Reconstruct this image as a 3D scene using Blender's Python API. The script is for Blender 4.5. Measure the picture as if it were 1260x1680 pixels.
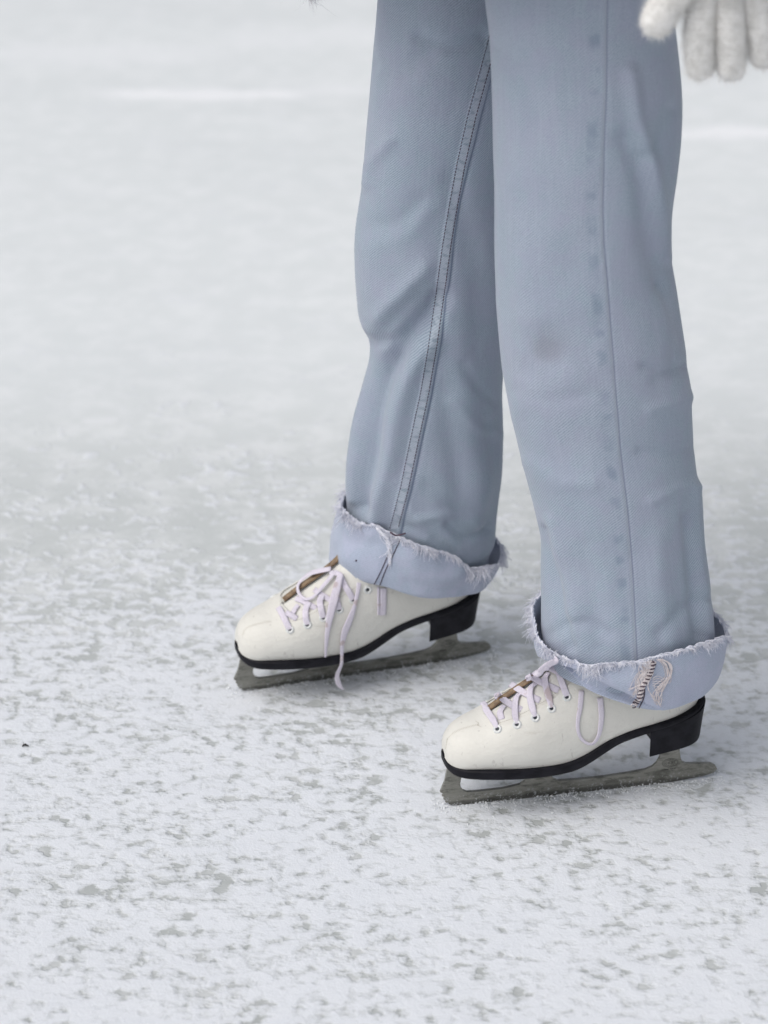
import bpy, bmesh, math, random
import numpy as np
from mathutils import Vector, Matrix
from mathutils.bvhtree import BVHTree

for o in list(bpy.data.objects): bpy.data.objects.remove(o)
scene = bpy.context.scene
col = scene.collection
random.seed(7); rng = np.random.default_rng(11)

# ------------------------------------------------------------------ camera, sky, sun, exposure
CAM_H = 1.32; PITCH = math.radians(25.0); LENS = 85.0
cam_d = bpy.data.cameras.new('camera'); cam = bpy.data.objects.new('camera', cam_d); col.objects.link(cam)
cam.location = (0, 0, CAM_H); cam.rotation_euler = (math.radians(90) - PITCH, 0, 0)
cam_d.sensor_fit = 'VERTICAL'; cam_d.sensor_height = 36.0; cam_d.sensor_width = 27.0; cam_d.lens = LENS
cam_d.clip_start = 0.05; cam_d.clip_end = 2000
cam_d.dof.use_dof = True; cam_d.dof.focus_distance = 2.42; cam_d.dof.aperture_fstop = 4.3
scene.camera = cam

SUN_EL, SUN_AZ = math.radians(52), math.radians(236)       # azimuth clockwise from +Y
world = bpy.data.worlds.new('World'); scene.world = world; world.use_nodes = True
wn = world.node_tree; wn.nodes.clear()
sky = wn.nodes.new('ShaderNodeTexSky'); sky.sky_type = 'NISHITA'; sky.sun_disc = False
sky.sun_elevation = SUN_EL; sky.sun_rotation = SUN_AZ; sky.air_density = 1.0; sky.dust_density = 5.0; sky.ozone_density = 1.0
hs = wn.nodes.new('ShaderNodeHueSaturation'); hs.inputs['Saturation'].default_value = 0.30
bgn = wn.nodes.new('ShaderNodeBackground'); bgn.inputs['Strength'].default_value = 0.125
wo = wn.nodes.new('ShaderNodeOutputWorld')
wn.links.new(sky.outputs[0], hs.inputs['Color']); wn.links.new(hs.outputs[0], bgn.inputs['Color']); wn.links.new(bgn.outputs[0], wo.inputs['Surface'])
sd_ = bpy.data.lights.new('sun', 'SUN'); sd_.energy = 0.78; sd_.angle = math.radians(70); sd_.color = (1, .975, .94)
sun = bpy.data.objects.new('sun', sd_); col.objects.link(sun)
sdir = Vector((math.sin(SUN_AZ) * math.cos(SUN_EL), math.cos(SUN_AZ) * math.cos(SUN_EL), math.sin(SUN_EL)))
sun.rotation_euler = sdir.to_track_quat('Z', 'Y').to_euler()
scene.view_settings.view_transform = 'Standard'; scene.view_settings.look = 'None'
scene.view_settings.exposure = -0.04; scene.view_settings.gamma = 1.0

# ------------------------------------------------------------------ photo measurement helpers (1260 x 1680)
F = LENS / 36 * 1680
C0 = np.array([0, 0, CAM_H]); cp, sp = math.cos(PITCH), math.sin(PITCH)
fw = np.array([0, cp, -sp]); up = np.array([0, sp, cp]); rt = np.array([1.0, 0, 0])
def ray(x, y): return fw + (x - 630) / F * rt + (840 - y) / F * up
def ground(x, y, z=0.0):
    d = ray(x, y); return C0 + d * (z - CAM_H) / d[2]
def on_depth(x, y, Y):
    d = ray(x, y); return C0 + d * Y / d[1]
def proj(P):
    q = P - C0; s = q @ fw
    return 630 + F * (q @ rt) / s, 840 - F * (q @ up) / s, s
def smooth(a, k):
    if k < 1: return a
    w = np.exp(-0.5 * (np.arange(-3 * k, 3 * k + 1) / k) ** 2); w /= w.sum()
    return np.convolve(np.pad(a, 3 * k, mode='edge'), w, mode='valid')
def curve(pts, n, k=0, closed=False):
    P = np.array(pts, float); d = np.r_[0, np.cumsum(np.linalg.norm(np.diff(P, axis=0), axis=1))]
    t = np.linspace(0, d[-1], n); Q = np.stack([np.interp(t, d, P[:, i]) for i in range(P.shape[1])], 1)
    if k:
        a, b = Q[0].copy(), Q[-1].copy()
        Q = np.stack([smooth(np.r_[2 * q[0] - q[3 * k:0:-1], q, 2 * q[-1] - q[-2:-3 * k - 2:-1]], k)[3 * k:-3 * k] for q in Q.T], 1)
        Q[0], Q[-1] = a, b
    return Q
def catmull(pts, n):
    P = np.array(pts, float); m = len(P); d = np.r_[0, np.cumsum(np.maximum(np.linalg.norm(np.diff(P, axis=0), axis=1), 1e-9) ** .5)]
    T = np.zeros_like(P)
    for i in range(m):
        a, b = max(i - 1, 0), min(i + 1, m - 1); T[i] = (P[b] - P[a]) / (d[b] - d[a])
    t = np.linspace(0, d[-1], n); i = np.clip(np.searchsorted(d, t, 'right') - 1, 0, m - 2)
    h = (d[i + 1] - d[i])[:, None]; s = ((t - d[i]) / (d[i + 1] - d[i]))[:, None]
    return (2*s**3-3*s**2+1)*P[i] + (s**3-2*s**2+s)*h*T[i] + (-2*s**3+3*s**2)*P[i+1] + (s**3-s**2)*h*T[i+1]
def sstep(x, a, b):
    t = np.clip((x - a) / (b - a), 0, 1); return t * t * (3 - 2 * t)
def polydist(px, py, line):
    """distance to a pixel polyline, its signed side (left of travel +) and the running length"""
    L = np.array(line, float); best = np.full(px.shape, 1e9); side = np.zeros(px.shape); run = np.zeros(px.shape); acc = 0
    for a, b in zip(L[:-1], L[1:]):
        ab = b - a; l2 = ab @ ab; t = np.clip(((px - a[0]) * ab[0] + (py - a[1]) * ab[1]) / l2, 0, 1)
        dx, dy = px - (a[0] + t * ab[0]), py - (a[1] + t * ab[1]); d = np.hypot(dx, dy)
        sg = np.sign(ab[0] * dy - ab[1] * dx); m = d < best
        best = np.where(m, d, best); side = np.where(m, sg, side); run = np.where(m, acc + t * math.sqrt(l2), run); acc += math.sqrt(l2)
    return best, side, run
class VNoise:
    def __init__(s, seed): s.t = np.random.default_rng(seed).random((64, 64, 64)) * 2 - 1
    def __call__(s, P):
        i = np.floor(P).astype(int); f = P - i; f = f * f * (3 - 2 * f); r = 0
        for a in (0, 1):
            for b in (0, 1):
                for c in (0, 1):
                    w = np.abs(1 - a - f[:, 0]) * np.abs(1 - b - f[:, 1]) * np.abs(1 - c - f[:, 2])
                    r = r + w * s.t[(i[:, 0] + a) % 64, (i[:, 1] + b) % 64, (i[:, 2] + c) % 64]
        return r
vn = VNoise(3)

# ------------------------------------------------------------------ object helpers
def mesh(name, V, Fs, m, parent=None, smooth_=True, uv=None, attrs=None, mats=None, fm=None):
    me = bpy.data.meshes.new(name); V = np.asarray(V, float)
    if isinstance(Fs, np.ndarray):
        k = Fs.shape[1]; n = len(Fs)
        me.vertices.add(len(V)); me.vertices.foreach_set('co', V.astype('f').ravel())
        me.loops.add(n * k); me.loops.foreach_set('vertex_index', Fs.astype('i').ravel())
        me.polygons.add(n); me.polygons.foreach_set('loop_start', np.arange(0, n * k, k, dtype='i'))
        me.polygons.foreach_set('loop_total', np.full(n, k, dtype='i')); me.update(calc_edges=True)
        if uv is not None:
            me.uv_layers.new(name='UVMap'); me.uv_layers[0].data.foreach_set('uv', np.asarray(uv)[Fs.ravel()].astype('f').ravel())
    else:
        me.from_pydata([tuple(v) for v in V], [], [tuple(int(i) for i in f) for f in Fs]); me.update()
    for k_, a in (attrs or {}).items():
        at = me.attributes.new(k_, 'FLOAT', 'POINT'); at.data.foreach_set('value', np.asarray(a).astype('f'))
    for mm in (mats or [m]): me.materials.append(mm)
    if fm is not None: me.polygons.foreach_set('material_index', np.asarray(fm, dtype='i'))
    me.polygons.foreach_set('use_smooth', np.full(len(me.polygons), smooth_)); me.validate()
    o = bpy.data.objects.new(name, me); col.objects.link(o)
    if parent is not None: o.parent = parent
    return o
def thing(name, label, cat, M=None):
    o = bpy.data.objects.new(name, None); col.objects.link(o); o.empty_display_size = .05
    if M is not None: o.matrix_world = Matrix([list(r) for r in M])
    o['label'] = label; o['category'] = cat
    if name == 'ice_skate': o['group'] = 'pair of figure skates on the ice'
    return o
def grid_faces(nr, nc, closed=True):
    i = np.arange(nr - 1)[:, None]; j = np.arange(nc if closed else nc - 1)[None, :]; j2 = (j + 1) % nc
    return np.stack([i * nc + j, i * nc + j2, (i + 1) * nc + j2, (i + 1) * nc + j], -1).reshape(-1, 4)
class MB:
    def __init__(s): s.V = []; s.F = []; s.n = 0; s.mi = []
    def add(s, V, Fs, mi=0):
        s.V.append(np.asarray(V, float)); s.F += [tuple(int(i) + s.n for i in f) for f in Fs]; s.mi += [mi] * len(Fs); s.n += len(V)
    def tube(s, P, r, n=5, mi=0):
        P = np.asarray(P, float); m = len(P)
        if m < 2: return
        r = np.broadcast_to(r, (m,))
        T = np.gradient(P, axis=0); T /= np.linalg.norm(T, axis=1)[:, None] + 1e-12
        a = np.array([0, 0, 1.0]) if abs(T[0][2]) < .8 else np.array([1.0, 0, 0]); V = []
        for i in range(m):
            u = np.cross(T[i], a); u /= np.linalg.norm(u) + 1e-12; w = np.cross(u, T[i]); a = w
            for k in range(n):
                q = 2 * math.pi * k / n; V.append(P[i] + r[i] * (math.cos(q) * u + math.sin(q) * w))
        Fs = [tuple(f) for f in grid_faces(m, n)] + [tuple(range(n))[::-1], tuple(range((m - 1) * n, m * n))]
        s.add(V, Fs, mi)
    def ribbon(s, P, N, w, th=.0009, mi=0):
        P = np.asarray(P, float); N = np.asarray(N, float); m = len(P); w = np.broadcast_to(w, (m,))
        T = np.gradient(P, axis=0); T /= np.linalg.norm(T, axis=1)[:, None] + 1e-12
        S = np.cross(T, N); S /= np.linalg.norm(S, axis=1)[:, None] + 1e-12; Nn = np.cross(S, T)
        prof = [(-1, 0), (-.85, .7), (-.4, 1), (0, .8), (.4, 1), (.85, .7), (1, 0), (.8, -.6), (0, -.7), (-.8, -.6)]
        V = [P[i] + S[i] * a * w[i] / 2 + Nn[i] * b * th for i in range(m) for a, b in prof]; n = len(prof)
        s.add(V, [tuple(f) for f in grid_faces(m, n)] + [tuple(range(n))[::-1], tuple(range((m - 1) * n, m * n))], mi)
    def build(s, name, m, parent=None, inv=None, mats=None, smooth_=True):
        V = np.concatenate(s.V)
        if inv is not None: V = V @ inv[:3, :3].T + inv[:3, 3]
        return mesh(name, V, s.F, m, parent, smooth_, mats=mats, fm=s.mi if mats else None)

# ------------------------------------------------------------------ materials
def mat(name):
    m = bpy.data.materials.new(name); m.use_nodes = True; nt = m.node_tree; nt.nodes.clear()
    out = nt.nodes.new('ShaderNodeOutputMaterial'); b = nt.nodes.new('ShaderNodeBsdfPrincipled'); nt.links.new(b.outputs[0], out.inputs['Surface'])
    return m, nt, b
class NT:
    def __init__(s, nt): s.nt = nt
    def n(s, t, **k):
        x = s.nt.nodes.new('ShaderNode' + t)
        for a, v in k.items(): setattr(x, a, v)
        return x
    def l(s, a, b): s.nt.links.new(a, b)
    def put(s, sock, v):
        if hasattr(v, 'is_output') or hasattr(v, 'links'): s.l(v, sock)
        else: sock.default_value = v
    def math(s, op, a, b=None, c=None, clamp=False):
        x = s.n('Math', operation=op, use_clamp=clamp); s.put(x.inputs[0], a)
        if b is not None: s.put(x.inputs[1], b)
        if c is not None: s.put(x.inputs[2], c)
        return x.outputs[0]
    def noise(s, vec, scale, detail=2, rough=.5, dist=0.0):
        x = s.n('TexNoise'); x.inputs['Scale'].default_value = scale; x.inputs['Detail'].default_value = detail
        x.inputs['Roughness'].default_value = rough; x.inputs['Distortion'].default_value = dist; s.l(vec, x.inputs['Vector']); return x.outputs['Fac']
    def mapv(s, vec, scale=(1, 1, 1), loc=(0, 0, 0), rot=(0, 0, 0)):
        x = s.n('Mapping'); x.inputs['Scale'].default_value = scale; x.inputs['Location'].default_value = loc; x.inputs['Rotation'].default_value = rot
        s.l(vec, x.inputs['Vector']); return x.outputs[0]
    def ss(s, v, a, b, lo=0.0, hi=1.0):
        x = s.n('MapRange', interpolation_type='SMOOTHSTEP'); s.put(x.inputs['Value'], v); s.put(x.inputs['From Min'], a); s.put(x.inputs['From Max'], b)
        s.put(x.inputs['To Min'], lo); s.put(x.inputs['To Max'], hi); return x.outputs[0]
    def mix(s, f, a, b, bt='MIX'):
        x = s.n('Mix', data_type='RGBA', blend_type=bt); s.put(x.inputs[0], f)
        s.put(x.inputs[6], a if not isinstance(a, tuple) else (*a, 1)); s.put(x.inputs[7], b if not isinstance(b, tuple) else (*b, 1)); return x.outputs[2]
    def bump(s, h, strength, dist, nrm=None):
        x = s.n('Bump'); x.inputs['Strength'].default_value = strength; x.inputs['Distance'].default_value = dist; s.l(h, x.inputs['Height'])
        if nrm is not None: s.l(nrm, x.inputs['Normal'])
        return x.outputs[0]

def m_ground():
    m, nt, b = mat('snowy_ice'); g = NT(nt); tc = g.n('TexCoord').outputs['Object']
    sx = g.n('SeparateXYZ'); g.l(tc, sx.inputs[0]); X, Y = sx.outputs[0], sx.outputs[1]
    big = g.noise(g.mapv(tc, (1, 1.3, 1)), 2.6, 3, .55)
    Yw = g.math('ADD', Y, g.math('MULTIPLY', g.math('SUBTRACT', big, .5), 1.0))
    cr = g.n('FloatCurve'); cv = cr.mapping.curves[0]           # snow cover against distance (0..1 = 1..7 m)
    pts = [(0, .420), (.15, .422), (.20, .432), (.235, .452), (.262, .482), (.29, .515), (.33, .553), (.38, .59), (.6, .64), (1, .68)]
    cv.points[0].location = pts[0]; cv.points[1].location = pts[-1]
    for p_ in pts[1:-1]: cv.points.new(*p_)
    cr.mapping.update(); g.l(g.math('MULTIPLY', g.math('SUBTRACT', Yw, 1.0), 1 / 6, clamp=True), cr.inputs['Value'])
    T = cr.outputs[0]
    n1 = g.noise(g.mapv(tc, (.85, 1.0, 1)), 72, 2, .45)
    n2 = g.noise(g.mapv(tc, (.85, 1.0, 1), (3, 7, 0)), 170, 2, .55)
    n3 = g.noise(g.mapv(tc, (.9, 1.1, 1), (9, 1, 0)), 9, 3, .55)
    n4 = g.noise(g.mapv(tc, (.85, 1.0, 1), (2, 5, 0)), 34, 2, .5)
    s = g.math('ADD', g.math('ADD', g.math('MULTIPLY', n1, .41), g.math('MULTIPLY', n2, .14)), g.math('ADD', g.math('MULTIPLY', n3, .20), g.math('MULTIPLY', n4, .25)))
    snow = g.ss(g.math('SUBTRACT', s, T), -.022, .026)
    soft = g.ss(g.math('SUBTRACT', s, T), -.02, .11)
    # far frost: broad pale drifts and a few thin blown streaks
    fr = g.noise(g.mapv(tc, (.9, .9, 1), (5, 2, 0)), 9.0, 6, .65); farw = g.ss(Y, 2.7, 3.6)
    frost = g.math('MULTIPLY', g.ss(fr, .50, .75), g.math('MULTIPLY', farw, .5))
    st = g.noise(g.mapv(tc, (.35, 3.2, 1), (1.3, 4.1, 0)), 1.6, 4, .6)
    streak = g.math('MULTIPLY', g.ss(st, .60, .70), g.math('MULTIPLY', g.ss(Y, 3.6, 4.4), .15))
    for (px_, py_, hl, hw, amt) in ((330, 155, .27, .055, .9), (1185, 217, .17, .06, .8), (560, 148, .12, .06, .35), (60, 90, .5, .12, .35), (165, 690, .03, .018, .4), (470, 828, .035, .012, .4), (640, 60, .5, .15, .3)):
        q_ = ground(px_, py_); wv = g.math('MULTIPLY', g.math('SUBTRACT', g.noise(tc, 9, 3, .6), .5), hw * 2.2)
        mx = g.ss(g.math('ABSOLUTE', g.math('SUBTRACT', g.math('ADD', X, wv), float(q_[0]))), hl, hl * .55); my = g.ss(g.math('ABSOLUTE', g.math('SUBTRACT', g.math('ADD', Y, wv), float(q_[1]))), hw, hw * .2)
        streak = g.math('MAXIMUM', streak, g.math('MULTIPLY', g.math('MULTIPLY', mx, my), amt))
    snow_all = g.math('MAXIMUM', snow, g.math('MAXIMUM', frost, streak))
    # colours
    icec = g.mix(g.noise(tc, 7, 4, .6), (.425, .448, .445), (.490, .512, .508))
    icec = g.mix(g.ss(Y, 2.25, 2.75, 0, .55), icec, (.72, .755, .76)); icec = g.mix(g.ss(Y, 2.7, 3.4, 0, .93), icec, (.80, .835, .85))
    icec = g.mix(g.ss(g.noise(g.mapv(tc, (.9, 1, 1)), 17, 7, .72), .42, .64, 0, .36), icec, (.95, .965, .99)); icec = g.mix(g.ss(g.noise(g.mapv(tc, (.5, 1.2, 1), (8, 3, 0)), 2.2, 3, .6), .45, .7, 0, .10), icec, (.58, .62, .64))
    snowc = g.mix(g.noise(tc, 22, 4, .6), (.735, .765, .815), (.81, .835, .875))
    snowc = g.mix(g.math('MULTIPLY', g.math('SUBTRACT', 1.0, soft), .55), snowc, icec)
    fleck = g.noise(tc, 160, 2, .6); snowc = g.mix(g.ss(fleck, .60, .78, 0, .22), snowc, (.50, .53, .54))
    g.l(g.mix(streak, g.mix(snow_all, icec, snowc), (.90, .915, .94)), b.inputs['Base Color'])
    g.l(g.ss(snow_all, 0, 1, .42, .9), b.inputs['Roughness']); b.inputs['IOR'].default_value = 1.31
    fine = g.noise(tc, 420, 3, .65); med = g.noise(tc, 120, 3, .6)
    grain = g.math('MULTIPLY', g.math('ADD', g.math('MULTIPLY', fine, .45), g.math('MULTIPLY', med, .9)), snow_all)
    h = g.math('ADD', g.math('MULTIPLY', soft, .9), grain)
    g.l(g.bump(h, .55, .0016, g.bump(big, .25, .02)), b.inputs['Normal'])
    return m
def m_denim(name, inside=False, kind=None):
    m, nt, b = mat(name); g = NT(nt); uv = g.n('UVMap').outputs[0]; tc = g.n('TexCoord').outputs['Object']
    su = g.n('SeparateXYZ'); g.l(uv, su.inputs[0]); U, V = su.outputs[0], su.outputs[1]
    sgn = 1.0
    wob = g.math('MULTIPLY', g.noise(uv, 60, 2), .004)
    ph = g.math('MULTIPLY', g.math('ADD', g.math('ADD', g.math('MULTIPLY', U, 1.0), g.math('MULTIPLY', V, 1.15)), wob), 2 * math.pi / .0031)
    tw = g.math('MULTIPLY_ADD', g.math('SINE', ph), .5, .5)
    fib = g.noise(g.mapv(uv, (1400, 1400, 1)), 1, 2, .6)
    warp = g.noise(g.mapv(uv, (420, 9, 1)), 1, 3, .6)
    weft = g.noise(g.mapv(uv, (12, 500, 1)), 1, 2, .5)
    cloud = g.noise(tc, 7, 4, .6); cl2 = g.noise(tc, 26, 4, .6)
    if inside: A, B_, W = (.385, .440, .555), (.440, .480, .600), (.58, .60, .70)
    else: A, B_, W = (.262, .330, .415), (.308, .346, .445), (.58, .625, .69)
    c = g.mix(g.ss(cloud, .35, .65), A, B_)
    c = g.mix(g.ss(cl2, .40, .62, 0, .45), c, (A[0] * 1.02, A[1] * 1.06, A[2] * 1.02))
    c = g.mix(g.math('MULTIPLY', g.math('MULTIPLY', tw, g.ss(fib, .3, .75, .4, 1)), .20 if inside else .55), c, W)
    c = g.mix(g.math('MULTIPLY', g.ss(tw, .42, .0), .22 if inside else .42), c, tuple(x * .62 for x in A))
    gr = g.noise(g.mapv(uv, (620, 620, 1), (5, 5, 0)), 1, 3, .7); c = g.mix(g.ss(gr, .30, .55, .30, 0), c, tuple(x * .55 for x in A)); c = g.mix(g.ss(gr, .5, .75, 0, .22), c, W)
    pt = g.noise(tc, 48, 3, .6); c = g.mix(g.ss(pt, .45, .58, 0, .28), c, (B_[0] * 1.06, B_[1] * .97, B_[2] * 1.0))
    c = g.mix(g.ss(warp, .45, .8, 0, .12), c, W); c = g.mix(g.ss(weft, .55, .85, 0, .14), c, tuple(x * .75 for x in A))
    if not inside:
        sdn = g.n('Attribute', attribute_name='seam_d').outputs['Fac']; sln = g.n('Attribute', attribute_name='seam_l').outputs['Fac']
        cmb = g.n('CombineXYZ'); g.l(g.math('MULTIPLY', sdn, 90), cmb.inputs[0]); g.l(sln, cmb.inputs[1]); sv = cmb.outputs[0]
        if kind == 'out':                       # dye left dark where the open seam puckers
            pk = g.noise(g.mapv(sv, (.35, 62, 1)), 1, 1, .4); band = g.math('MULTIPLY', g.ss(sdn, -.0175, -.0115), g.ss(sdn, -.0035, -.0075))
            c = g.mix(g.math('MULTIPLY', g.math('MULTIPLY', g.ss(pk, .42, .72), band), .48), c, (.165, .225, .30))
            c = g.mix(g.math('MULTIPLY', g.ss(g.math('ABSOLUTE', sdn), .0032, .0004), .25), c, W)
            line = g.ss(g.math('ABSOLUTE', g.math('SUBTRACT', sdn, .0012)), .0013, .0003); c = g.mix(g.math('MULTIPLY', line, .55), c, (.13, .15, .24))
        if kind == 'in':
            pk = g.noise(g.mapv(sv, (1, 210, 1)), 1, 1, .4); band = g.ss(g.math('ABSOLUTE', sdn), .0042, .0025)
            c = g.mix(g.math('MULTIPLY', band, .30), c, W)
            c = g.mix(g.math('MULTIPLY', g.math('MULTIPLY', g.ss(pk, .5, .64), band), .38), c, (.12, .18, .24))
            line = g.ss(g.math('ABSOLUTE', g.math('SUBTRACT', sdn, .0076)), .0012, .0003); c = g.mix(g.math('MULTIPLY', line, .6), c, (.12, .16, .26))
        if kind == 'out':
            st = g.n('Attribute', attribute_name='smudge').outputs['Fac']; c = g.mix(g.math('MULTIPLY', st, .34), c, (.15, .14, .155))
    g.l(c, b.inputs['Base Color']); b.inputs['Roughness'].default_value = .92; b.inputs['Specular IOR Level'].default_value = .2
    b.inputs['Sheen Weight'].default_value = .25; b.inputs['Sheen Roughness'].default_value = .5
    hgt = g.math('ADD', g.math('MULTIPLY', tw, .6), g.math('MULTIPLY', fib, .6))
    wr = g.noise(g.mapv(tc, (1, 1, .7)), 60, 5, .65)
    g.l(g.bump(hgt, .45, .0006, g.bump(wr, .40, .0030)), b.inputs['Normal'])
    return m
def m_leather():
    m, nt, b = mat('cream_leather'); g = NT(nt); tc = g.n('TexCoord').outputs['Object']
    c = g.mix(g.noise(tc, 14, 4, .6), (.675, .660, .610), (.765, .755, .705))
    sc = g.noise(g.mapv(tc, (14, 60, 70), (0, 0, 0), (0, .5, 0)), 1.0, 5, .7)
    c = g.mix(g.ss(sc, .60, .72, 0, .32), c, (.42, .38, .32))
    sc2 = g.noise(g.mapv(tc, (60, 60, 22), (3, 1, 0), (0, -.4, 0)), 2.0, 3, .6)
    c = g.mix(g.ss(sc2, .635, .69, 0, .30), c, (.36, .33, .31))
    sx = g.n('SeparateXYZ'); g.l(tc, sx.inputs[0])
    g.l(c, b.inputs['Base Color']); g.l(g.ss(g.noise(tc, 30, 3), .3, .7, .46, .64), b.inputs['Roughness'])
    b.inputs['Subsurface Weight'].default_value = .0; b.inputs['Coat Weight'].default_value = .03; b.inputs['Specular IOR Level'].default_value = .4; b.inputs['Coat Roughness'].default_value = .3
    g.l(g.bump(g.noise(tc, 900, 2), .12, .0004, g.bump(g.noise(g.mapv(tc, (1, 1, 1.5)), 55, 5, .62), .55, .0028)), b.inputs['Normal'])
    return m
def m_simple(name, c, rough=.6, spec=.5, metal=0.0, c2=None, scale=80, bump=0.0, bscale=400, dist=.0005):
    m, nt, b = mat(name); g = NT(nt); tc = g.n('TexCoord').outputs['Object']
    c2 = c2 or tuple(min(1, x * 1.15) for x in c)
    g.l(g.mix(g.ss(g.noise(tc, scale, 4, .6), .35, .65), c, c2), b.inputs['Base Color'])
    b.inputs['Roughness'].default_value = rough; b.inputs['Metallic'].default_value = metal; b.inputs['Specular IOR Level'].default_value = spec
    if bump: g.l(g.bump(g.noise(tc, bscale, 3), bump, dist), b.inputs['Normal'])
    return m
def m_steel():
    m, nt, b = mat('worn_steel'); g = NT(nt); tc = g.n('TexCoord').outputs['Object']
    sx = g.n('SeparateXYZ'); g.l(tc, sx.inputs[0])
    br = g.noise(g.mapv(tc, (30, 1, 420)), 1, 3, .6)
    c = g.mix(br, (.20, .198, .175), (.36, .355, .32))
    c = g.mix(g.ss(g.noise(g.mapv(tc, (.5, 1, 1.6)), 75, 6, .75), .48, .62, 0, .7), c, (.10, .10, .085)); c = g.mix(g.ss(g.noise(g.mapv(tc, (60, 1, 900)), 1, 3, .7), .60, .70, 0, .5), c, (.48, .48, .45)); c = g.mix(g.ss(sx.outputs[2], .0065, .0030, 0, .6), c, (.07, .07, .065))
    fz = g.math('MULTIPLY', g.ss(g.noise(tc, 330, 4, .7), .56, .64), g.ss(sx.outputs[2], .015, .001))
    fz = g.math('MULTIPLY', fz, .8); c = g.mix(fz, c, (.62, .64, .66))
    g.l(c, b.inputs['Base Color']); g.l(g.ss(fz, 0, .5, .75, 0), b.inputs['Metallic'])
    g.l(g.ss(g.noise(tc, 90, 4, .6), .35, .7, .28, .55), b.inputs['Roughness'])
    g.l(g.bump(g.noise(tc, 500, 3), .2, .0004), b.inputs['Normal'])
    return m
def m_lace():
    m, nt, b = mat('lace_cotton'); g = NT(nt); tc = g.n('TexCoord').outputs['Object']
    c = g.mix(g.noise(tc, 700, 2), (.60, .55, .64), (.79, .75, .83))
    c = g.mix(g.ss(g.noise(tc, 55, 3, .5), .60, .70, 0, .55), c, (.42, .31, .27))
    g.l(c, b.inputs['Base Color']); b.inputs['Roughness'].default_value = .9; b.inputs['Specular IOR Level'].default_value = .2
    w = g.n('TexWave'); w.inputs['Scale'].default_value = 320; w.inputs['Distortion'].default_value = 2; g.l(tc, w.inputs['Vector'])
    g.l(g.bump(w.outputs['Fac'], .4, .0005), b.inputs['Normal']); return m
M_ground = m_ground(); M_den_near = m_denim('denim_outer_leg', kind='out'); M_den_far = m_denim('denim_inner_leg', kind='in'); M_cuff = m_denim('denim_reverse', True)
M_leather = m_leather(); M_steel = m_steel(); M_lace = m_lace()
M_sole = m_simple('black_sole', (.007, .007, .010), .48, .14, 0, (.015, .015, .020), 60, .25, 300, .0004)
M_tan_shaded = m_simple('tan_leather_edge_shaded', (.125, .075, .040), .5, .5, 0, (.24, .16, .085), 180, .4, 500)  # tan leather, its colour darkened to paint in the throat shadow
M_hole_shade = m_simple('eyelet_hole_shade', (.015, .02, .03), .5)  # dark disc closing each eyelet, painted as the shade inside the hole
M_eye = m_simple('eyelet_ring', (.62, .64, .64), .35, .6, 0, (.74, .75, .74), 300)
M_stitch = m_simple('cream_stitch', (.46, .42, .36), .9, .1)
M_thread = m_simple('dark_thread', (.075, .060, .085), .9, .1, 0, (.13, .09, .11), 500)
M_fray = m_simple('frayed_cotton', (.66, .68, .78), .95, .1, 0, (.84, .84, .90), 300)
M_fray2 = m_simple('frayed_warm_cotton', (.62, .56, .56), .95, .1, 0, (.78, .73, .74), 300)
M_wool = m_simple('fuzzy_wool', (.78, .77, .745), .95, .1, 0, (.90, .89, .87), 120, .6, 700, .001)
M_skin = m_simple('skin', (.55, .36, .28), .5); M_coat = m_simple('grey_wool_coat', (.30, .29, .31), .95, .1, 0, (.36, .35, .37), 100, .4, 500, .001)
M_fur = m_simple('grey_fur', (.50, .49, .53), .95, .1, 0, (.70, .68, .72), 200); M_hair = m_simple('hair', (.08, .05, .035), .5)
M_snow = m_simple('loose_snow', (.78, .80, .83), .9, .3, 0, (.84, .86, .88), 300, .5, 900, .001)
M_stamp = m_simple('tarnished_stamp', (.10, .10, .09), .6, .3, .5)
M_twig = m_simple('dark_bark', (.018, .017, .016), .8)

# ------------------------------------------------------------------ ground
def build_ground():
    n = 60; xs = np.r_[-400, -60, -12, np.linspace(-4, 4, n), 12, 60, 400]; ys = np.r_[-400, -60, -8, np.linspace(-1, 9, n), 16, 60, 400]
    V = np.array([(x, y, 0) for y in ys for x in xs]); o = mesh('ice_surface', V, grid_faces(len(ys), len(xs), False), M_ground); o['kind'] = 'structure'
build_ground()

# ------------------------------------------------------------------ ice skates
BOT = [(-.0085,.060),(-.0065,.0565),(0,.056),(.010,.0565),(.030,.058),(.055,.0580),(.080,.0580),(.105,.0585),(.130,.0650),(.155,.0770),(.180,.0840),(.205,.0880),(.230,.0935),(.250,.1020),(.2590,.125),(.2530,.155),(.2470,.185),(.2450,.215)]
TOP = [(-.0088,.066),(-.0070,.079),(.0005,.0892),(.0130,.0962),(.030,.1025),(.0505,.1140),(.0690,.1262),(.0830,.1352),(.094,.1430),(.103,.1510),(.112,.162),(.119,.176),(.124,.192),(.127,.203),(.130,.212),(.134,.219),(.136,.225),(.138,.230)]
WID = [.006,.0155,.0245,.0315,.0380,.0425,.0440,.0425,.0395,.0360,.0335,.0325,.0325,.0325,.0340,.036,.039,.041]
KEL = [0,0,0,0,0,0,0,0,0,0,0,.03,.12,.42,.9,1,1,1]
def boot_surface(n=150):
    S = catmull(np.c_[np.array(BOT), np.array(TOP), np.array(WID)[:, None], np.array(KEL)[:, None]], n)
    return S
def gprof(t, k):
    d = np.where(t > .32, np.sqrt(np.clip(1 - np.clip((t - .32) / .68, 0, 1) ** 2.0, 0, 1)) ** .92, .90 + .10 * np.sin(np.clip(t / .32, 0, 1) * math.pi / 2))
    e = np.sqrt(np.clip(1 - (2 * t - 1) ** 2, 0, 1)); return d * (1 - k) + e * k
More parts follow.
